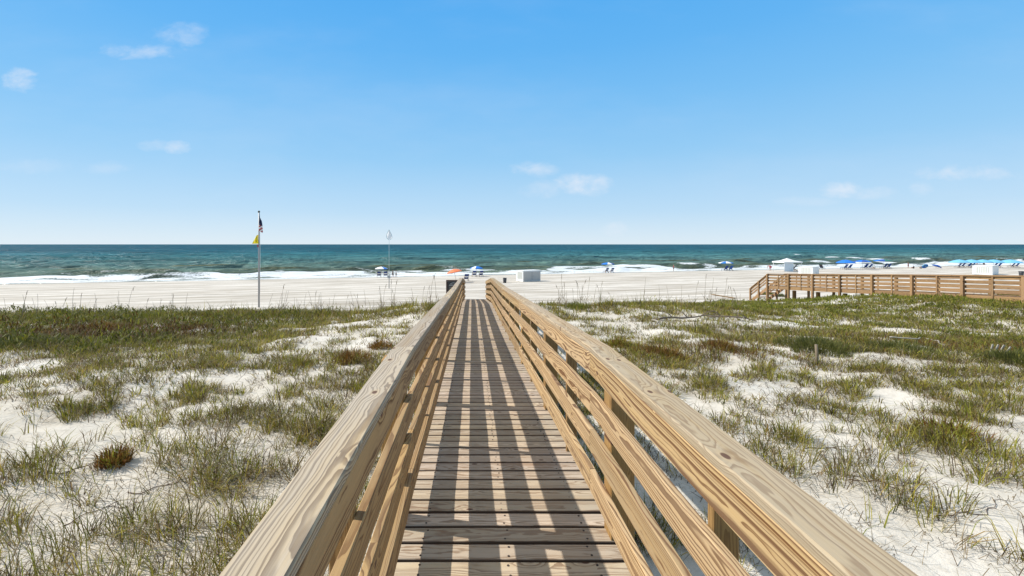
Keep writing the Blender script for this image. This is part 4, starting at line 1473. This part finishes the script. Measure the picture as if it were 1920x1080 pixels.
for px, lab in [(1797, 'left chair of the pair under the leftmost pale blue umbrella'), (1804, 'right chair of the pair under the leftmost pale blue umbrella'), (1864, 'left chair of the pair right of the last white cabinet'),
                (1872, 'right chair of the pair right of the last white cabinet'), (1897, 'left chair of the pair under the rightmost pale blue umbrella'), (1905, 'right chair of the pair under the rightmost pale blue umbrella'),
                (1816, 'left chair of the pair just left of the last white cabinet'), (1822, 'right chair of the pair just left of the last white cabinet')]:
    chair(px, 501.5, lab, CH_SOLID, 1.3, group='beach chairs at the far right')
chair(1487, 508, 'dark chair in front of the white pavilion', make_chair(M_DARKW, M_DARKW, M_DARKW), 1.7, 1.2, group='dark chairs near the pavilion')
chair(1541, 505, 'dark low lounger right of the louvred cabinet beside the pavilion', make_chair(M_DARKW, M_NAVY, M_DARKW), 1.3, -1.1, group='dark chairs near the pavilion')
umbrella(1738, 495, 503, 10, [M_SKY, M_BRIGHT], 'small round blue parasol lying low on the sand right of the seated bathers', 'low parasols', tilt=(-.9, .2))
umbrella(1754, 496, 503.5, 14, [M_BLUE], 'small low blue parasol to the right of the round one on the sand', 'low parasols', tilt=(.2, .35))


# ------------------------------------------------------------------ cabinets, pavilion, bins
M_BOX = paint('white_cabinet', (.78, .78, .76), .5, .05, 3)
M_BOXG = paint('cabinet_seam', (.30, .30, .30), .6)
M_DOOR_SHADE = paint('shaded_cabinet_door', (.47, .45, .42), .5, .05, 3)  # white doors on the shaded face; the shade is put into the grey
M_LOUV = paint('louvre_cream', (.60, .60, .53), .6)


def cabinet(pl, pc, pr, foot, toprow, phi, lab, louv_side, doors):
    c = on_ground(pc, foot)
    kl, kc, kr = [(q - PPX) / FPX for q in (pl, pc, pr)]
    tc = c.y; Xc = c.x
    L = (kr * tc - Xc) / (math.cos(phi) - kr * math.sin(phi))
    Dp = (Xc - kl * tc) / (math.sin(phi) + kl * math.cos(phi))
    h = CAMZ + (PPY - toprow) / FPX * tc - c.z
    r = empty('storage_cabinet', c, phi)
    tag(r, lab, 'cabinet', 'white storage cabinets on the beach')
    # local: x along the right-hand face, y along the left-hand face, corner at the origin
    m = MB().box((L / 2, Dp / 2, h / 2 - .05), (L, Dp, h - .1), bev=.02)
    m.build('body', M_BOX, r)
    MB().box((L / 2, Dp / 2, h - .05 + .002), (L + .12, Dp + .12, .10), bev=.02).build('lid', M_BOX, r)
    for k in range(doors):
        w = L / doors
        d = MB().box((w * (k + .5), -.018, h / 2 - .06), (w - .07, .03, h - .32), bev=.006).build('door', M_DOOR_SHADE if doors == 2 else M_BOX, r)
        if k: MB().box((w * k, -.006, h / 2 - .06), (.06, .012, h - .32)).build('door_seam', M_BOXG, r)
        MB().box((w * (k + .5) + (w * .38) * (1 if k == 0 else -1), -.05, h / 2), (.04, .035, .16), bev=.006).build('handle', M_BOXG, d)
    # louvred panel on the left-hand face
    f = MB(); y0, y1, z0, z1 = Dp * .16, Dp * .80, h * .22, h * .84
    f.box((-.016, (y0 + y1) / 2, z1 + .03), (.03, y1 - y0 + .12, .06)).box((-.016, (y0 + y1) / 2, z0 - .03), (.03, y1 - y0 + .12, .06))
    f.box((-.016, y0 - .03, (z0 + z1) / 2), (.03, .06, z1 - z0)).box((-.016, y1 + .03, (z0 + z1) / 2), (.03, .06, z1 - z0))
    fr = f.build('louvre_frame', M_BOX, r)
    s = MB(); n = 6
    for k in range(n):
        yy = y0 + (y1 - y0) * (k + .5) / n
        s.box((-.02, yy, (z0 + z1) / 2), (.035, (y1 - y0) / n * .5, z1 - z0 - .02), bev=.004)
    s.build('louvres', M_LOUV, fr)
    return r


cabinet(968, 981, 1013.5, 528.5, 507.5, R(30), 'white storage cabinet with two doors greyed as in shade standing alone on the beach', 'left', 2)
cabinet(1497, 1524, 1535.5, 516.5, 500.5, R(32), 'white storage cabinet with slotted panel between the pavilion and the far boardwalk', 'left', 1)
cabinet(1823, 1861, 1872, 516, 498.5, R(32), 'large white storage cabinet behind the far boardwalk under pale blue umbrellas', 'left', 1)


def pavilion():
    p = on_ground(1476, 509)
    t = p.y
    w = 40 / FPX * t; h = 25 / FPX * t
    r = empty('pavilion_tent', p, SEA_RZ * .5)
    tag(r, 'white peaked pavilion tent with one side sheet beyond the far stairs', 'tent')
    hw = w * .44; hd = 1.7; eh = h * .70
    for sx in (-1, 1):
        for sy in (-1, 1):
            MB().tube([(sx * hw, sy * hd, -.2), (sx * hw, sy * hd, eh)], .045, 8).build('leg', M_CANVW, r)
    e = hw + .22; d = hd + .2
    vs = [(-e, -d, eh - .12), (e, -d, eh - .12), (e, d, eh - .12), (-e, d, eh - .12), (-e, -d, eh + .16), (e, -d, eh + .16), (e, d, eh + .16), (-e, d, eh + .16),
          (-e * .45, -d * .45, eh + .42), (e * .45, -d * .45, eh + .42), (e * .45, d * .45, eh + .42), (-e * .45, d * .45, eh + .42), (0, 0, h)]
    fs = []
    for k in range(4):
        q = (k + 1) % 4
        fs += [(k, q, 4 + q, 4 + k), (4 + k, 4 + q, 8 + q, 8 + k), (8 + k, 8 + q, 12)]
    MB().add(vs, fs, 0).build('canopy', M_CANVW, r)
    vs = []; fs = []
    n = 14
    for i in range(n + 1):
        for z in (0.1, eh):
            vs.append((-hw + .05 + i / n * hw * 1.05, -hd + .06 + .04 * math.sin(i * 1.7), z))
    for i in range(n): fs.append((2 * i, 2 * i + 2, 2 * i + 3, 2 * i + 1))
    MB().add(vs, fs, 0, True).build('side_sheet', paint('pale_sheet', (.66, .72, .76), .8, .06), r)
    return r


pavilion()


def bin_(px, foot, toprow, lab):
    p = on_ground(px, foot)
    t = p.y
    h = CAMZ + (PPY - toprow) / FPX * t - p.z
    r = empty('trash_barrel', p)
    tag(r, lab, 'trash bin', 'trash barrels on the beach')
    rb = h * .36
    m = MB().lathe((0, 0, 0), [(0, -.1), (rb * .86, -.1), (rb * .88, h * .3), (rb * .93, h * .32), (rb * .91, h * .36), (rb * .95, h * .64), (rb, h * .66), (rb * .97, h * .7), (rb, h * .9), (rb * .93, h * .9), (rb * .85, h * .2), (0, h * .2)], 20)
    m.build('barrel', paint('charcoal_barrel', (.055, .058, .065), .55, .2, 6), r)
    MB().lathe((0, 0, h * .9), [(rb * .90, 0), (rb * 1.10, 0.0), (rb * 1.12, h * .05), (rb * 1.06, h * .10), (rb * .90, h * .10), (rb * .90, 0)], 20).build('rim', paint('barrel_rim', (.03, .032, .036), .5), r)
    for s in (-1, 1):
        MB().tube([(s * rb * .98, -.05, h * .72), (s * rb * 1.12, 0, h * .70), (s * rb * .98, .05, h * .72)], .018, 5).build('handle', paint('barrel_rim', (.03, .032, .036), .5), r)


bin_(946.5, 530.5, 521, 'dark trash barrel on the sand left of the white cabinet with two doors')
bin_(1915, 518, 508.5, 'dark trash barrel at the right edge behind the far boardwalk')

# ------------------------------------------------------------------ people
SKIN = paint('sunned_skin', (.40, .22, .14), .6, .08)
HAIR = paint('brown_hair', (.05, .03, .018), .7)


def skin_body(name, joints, bones, mat, parent=None, root=0, sub=2):
    """one continuous surface grown round a skeleton"""
    me = bpy.data.meshes.new(name)
    me.from_pydata([j[0] for j in joints], bones, [])
    o = link(name, me, mat, parent)
    md = o.modifiers.new('skin', 'SKIN'); md.use_smooth_shade = True
    for i, j in enumerate(joints):
        v = me.skin_vertices[0].data[i]
        rr = j[1]
        v.radius = rr if isinstance(rr, tuple) else (rr, rr)
        v.use_root = (i == root)
    sb = o.modifiers.new('smooth', 'SUBSURF'); sb.levels = sub; sb.render_levels = sub
    return o


def person(px, foot, hrow, pose, rz, lab, shirt, shorts, hair=None, group=None):
    p = on_ground(px, foot)
    t = p.y
    r = empty('person', p, rz)
    tag(r, lab, 'person', group)
    full = {'walk': 1.74, 'stand': 1.74, 'bend': 1.12, 'sit': .92}[pose]
    H = (foot - hrow) / FPX * t
    sc = max(.9, min(1.28, H / full))
    r.scale = (sc,) * 3
    # joints: pelvis 0, waist 1, chest 2, neck 3, head 4, crown 5
    if pose in ('walk', 'stand'):
        st = .26 if pose == 'walk' else .05
        J = [((0, 0, .92), .13), ((0, 0, 1.10), .115), ((0, .01, 1.34), .135), ((0, .01, 1.50), .055), ((0, .03, 1.60), .085), ((0, .02, 1.69), .075)]
        arms = [((-.19, .01, 1.40), .055), ((-.24, -st * .45, 1.14), .042), ((-.24, -st * .2, .92), .034), ((-.24, -st * .1, .82), .036),
                ((.19, .01, 1.40), .055), ((.24, st * .45, 1.14), .042), ((.24, st * .75, .93), .034), ((.24, st * .9, .84), .036)]
        legs = [((-.10, 0, .86), .095), ((-.10, st * .7, .50), .062), ((-.10, st * .55, .08), .042), ((-.10, st * .55 + .14, .035), .034),
                ((.10, 0, .86), .095), ((.10, -st * .2, .50), .062), ((.10, -st * 1.0, .10), .042), ((.10, -st * 1.0 + .13, .035), .034)]
    elif pose == 'bend':
        J = [((0, -.15, .86), .14), ((0, .02, .98), .12), ((0, .30, 1.00), .13), ((0, .44, .98), .055), ((0, .55, .94), .085), ((0, .62, .90), .07)]
        arms = [((-.18, .34, .96), .055), ((-.20, .40, .70), .042), ((-.18, .46, .46), .034), ((-.18, .48, .37), .036),
                ((.18, .34, .96), .055), ((.20, .42, .70), .042), ((.18, .50, .47), .034), ((.18, .53, .38), .036)]
        legs = [((-.10, -.14, .80), .095), ((-.11, -.04, .46), .062), ((-.11, -.10, .08), .042), ((-.11, .04, .035), .034),
                ((.10, -.14, .80), .095), ((.11, -.02, .46), .062), ((.11, -.06, .08), .042), ((.11, .08, .035), .034)]
    else:
        J = [((0, 0, .14), .15), ((0, -.04, .32), .125), ((0, -.06, .56), .135), ((0, -.03, .71), .055), ((0, 0, .80), .085), ((0, 0, .88), .072)]
        arms = [((-.19, -.05, .60), .055), ((-.26, .06, .38), .042), ((-.18, .28, .40), .034), ((-.14, .36, .42), .036),
                ((.19, -.05, .60), .055), ((.26, .06, .38), .042), ((.18, .28, .40), .034), ((.14, .36, .42), .036)]
        legs = [((-.10, .08, .13), .095), ((-.13, .42, .40), .062), ((-.12, .62, .07), .042), ((-.12, .76, .04), .034),
                ((.10, .08, .13), .095), ((.13, .44, .40), .062), ((.12, .66, .07), .042), ((.12, .80, .04), .034)]
    JJ = J + arms + legs
    B = [(0, 1), (1, 2), (2, 3), (3, 4), (4, 5), (2, 6), (6, 7), (7, 8), (8, 9), (2, 10), (10, 11), (11, 12), (12, 13), (0, 14), (14, 15), (15, 16), (16, 17), (0, 18), (18, 19), (19, 20), (20, 21)]
    skin_body('body', JJ, B, SKIN, r)
    grow_ = lambda j, k: (j[0], j[1] * k + .012)
    sh = [grow_(JJ[0], 1.05), grow_(JJ[1], 1.1), grow_(JJ[2], 1.1), (tuple(Vector(JJ[2][0]).lerp(Vector(JJ[3][0]), .55)), .085), grow_(JJ[6], 1.15), (tuple(Vector(JJ[6][0]).lerp(Vector(JJ[7][0]), .6)), .062),
          grow_(JJ[10], 1.15), (tuple(Vector(JJ[10][0]).lerp(Vector(JJ[11][0]), .6)), .062)]
    skin_body('shirt', sh, [(0, 1), (1, 2), (2, 3), (2, 4), (4, 5), (2, 6), (6, 7)], shirt, r)
    so = [grow_(JJ[0], 1.12), grow_(JJ[14], 1.1), (tuple(Vector(JJ[14][0]).lerp(Vector(JJ[15][0]), .75)), .088), grow_(JJ[18], 1.1), (tuple(Vector(JJ[18][0]).lerp(Vector(JJ[19][0]), .75)), .088)]
    skin_body('shorts', so, [(0, 1), (1, 2), (0, 3), (3, 4)], shorts, r)
    hd, cr = Vector(J[4][0]), Vector(J[5][0])
    up = (cr - hd).normalized(); bk = Vector((0, -1, 0)) if pose != 'bend' else Vector((0, -.3, 1))
    skin_body('hair', [(tuple(hd + up * .10 + bk * .01), .082), (tuple(hd + up * .05 + bk * .05), .085), (tuple(hd - up * .06 + bk * .06), .055)], [(0, 1), (1, 2)], hair or HAIR, r)
    # face and fingers
    fw = Vector((0, 1, 0)) if pose != 'bend' else Vector((0, .5, -.85))
    MB().tube([hd + fw * .07 + up * .035, hd + fw * .115, hd + fw * .085 - up * .015], [.010, .016, .012], 6).build('nose', SKIN, r)
    for s in (-1, 1):
        MB().lathe((0, 0, 0), [(0, -.011), (.011, 0), (0, .011)], 8).build('eye', M_DARKW, r).location = hd + fw * .083 + up * .03 + Vector((s * .032, 0, 0))
    for a, b in ((8, 9), (12, 13)):
        q0, q1 = Vector(JJ[a][0]), Vector(JJ[b][0]); dr = (q1 - q0).normalized()
        for k in range(4):
            o_ = Vector(((k - 1.5) * .019, 0, 0))
            if abs(dr.x) > .6: o_ = Vector((0, 0, (k - 1.5) * .019))
            MB().tube([q1 + o_, q1 + o_ * 1.1 + dr * .045, q1 + o_ * 1.1 + dr * (.085 - .008 * abs(k - 1.3)) + Vector((0, .012, 0))], [.010, .009, .006], 6).build('finger', SKIN, r)
        MB().tube([q1 + Vector((0, .025, 0)), q1 + Vector((0, .055, 0)) + dr * .02, q1 + Vector((0, .06, 0)) + dr * .05], [.011, .010, .007], 6).build('thumb', SKIN, r)
    return r


C_BLK = paint('black_clothes', (.025, .025, .03), .8)
C_GRY = paint('grey_clothes', (.30, .30, .30), .8)
C_PINK = paint('pink_clothes', (.62, .17, .20), .8)
C_RED = paint('red_clothes', (.46, .06, .075), .8)
C_MAR = paint('maroon_clothes', (.24, .035, .05), .8)
C_WHT = paint('white_clothes', (.72, .71, .69), .8)
person(736.5, 520.5, 506, 'walk', R(-95), 'person in black walking along the shore right of the striped chairs', C_BLK, C_BLK)
person(742.5, 520.5, 507, 'walk', R(-88), 'person in pale shirt and grey shorts walking beside the one in black', C_WHT, C_GRY)
person(1263, 508.5, 496, 'stand', R(70), 'person in red top and dark shorts walking at the water between two umbrellas', C_RED, C_BLK)
person(1444, 507.5, 497, 'bend', R(100), 'person in pink stooping forward at the left of the white pavilion', C_PINK, C_PINK)
person(1703, 502.5, 492, 'stand', R(30), 'person in dark red standing between the solid blue and pale blue umbrellas', C_MAR, C_MAR)
person(1640, 503.5, 498, 'sit', R(20), 'person sitting on the sand left of the blue and green umbrella', C_WHT, C_BLK)
person(1713, 503.5, 499.5, 'sit', R(10), 'person in black sitting on the sand, nearer to the dark red bather', C_BLK, C_BLK)
person(1727, 503.5, 500, 'sit', R(-15), 'person in grey sitting on the sand just left of the round blue parasol', C_GRY, C_BLK)
person(1832, 502, 494, 'stand', R(40), 'person in maroon standing behind the left end of the last white cabinet', C_MAR, C_BLK)
person(1845, 502, 494.5, 'stand', R(-20), 'person in black behind the middle of the last white cabinet', C_BLK, C_MAR)
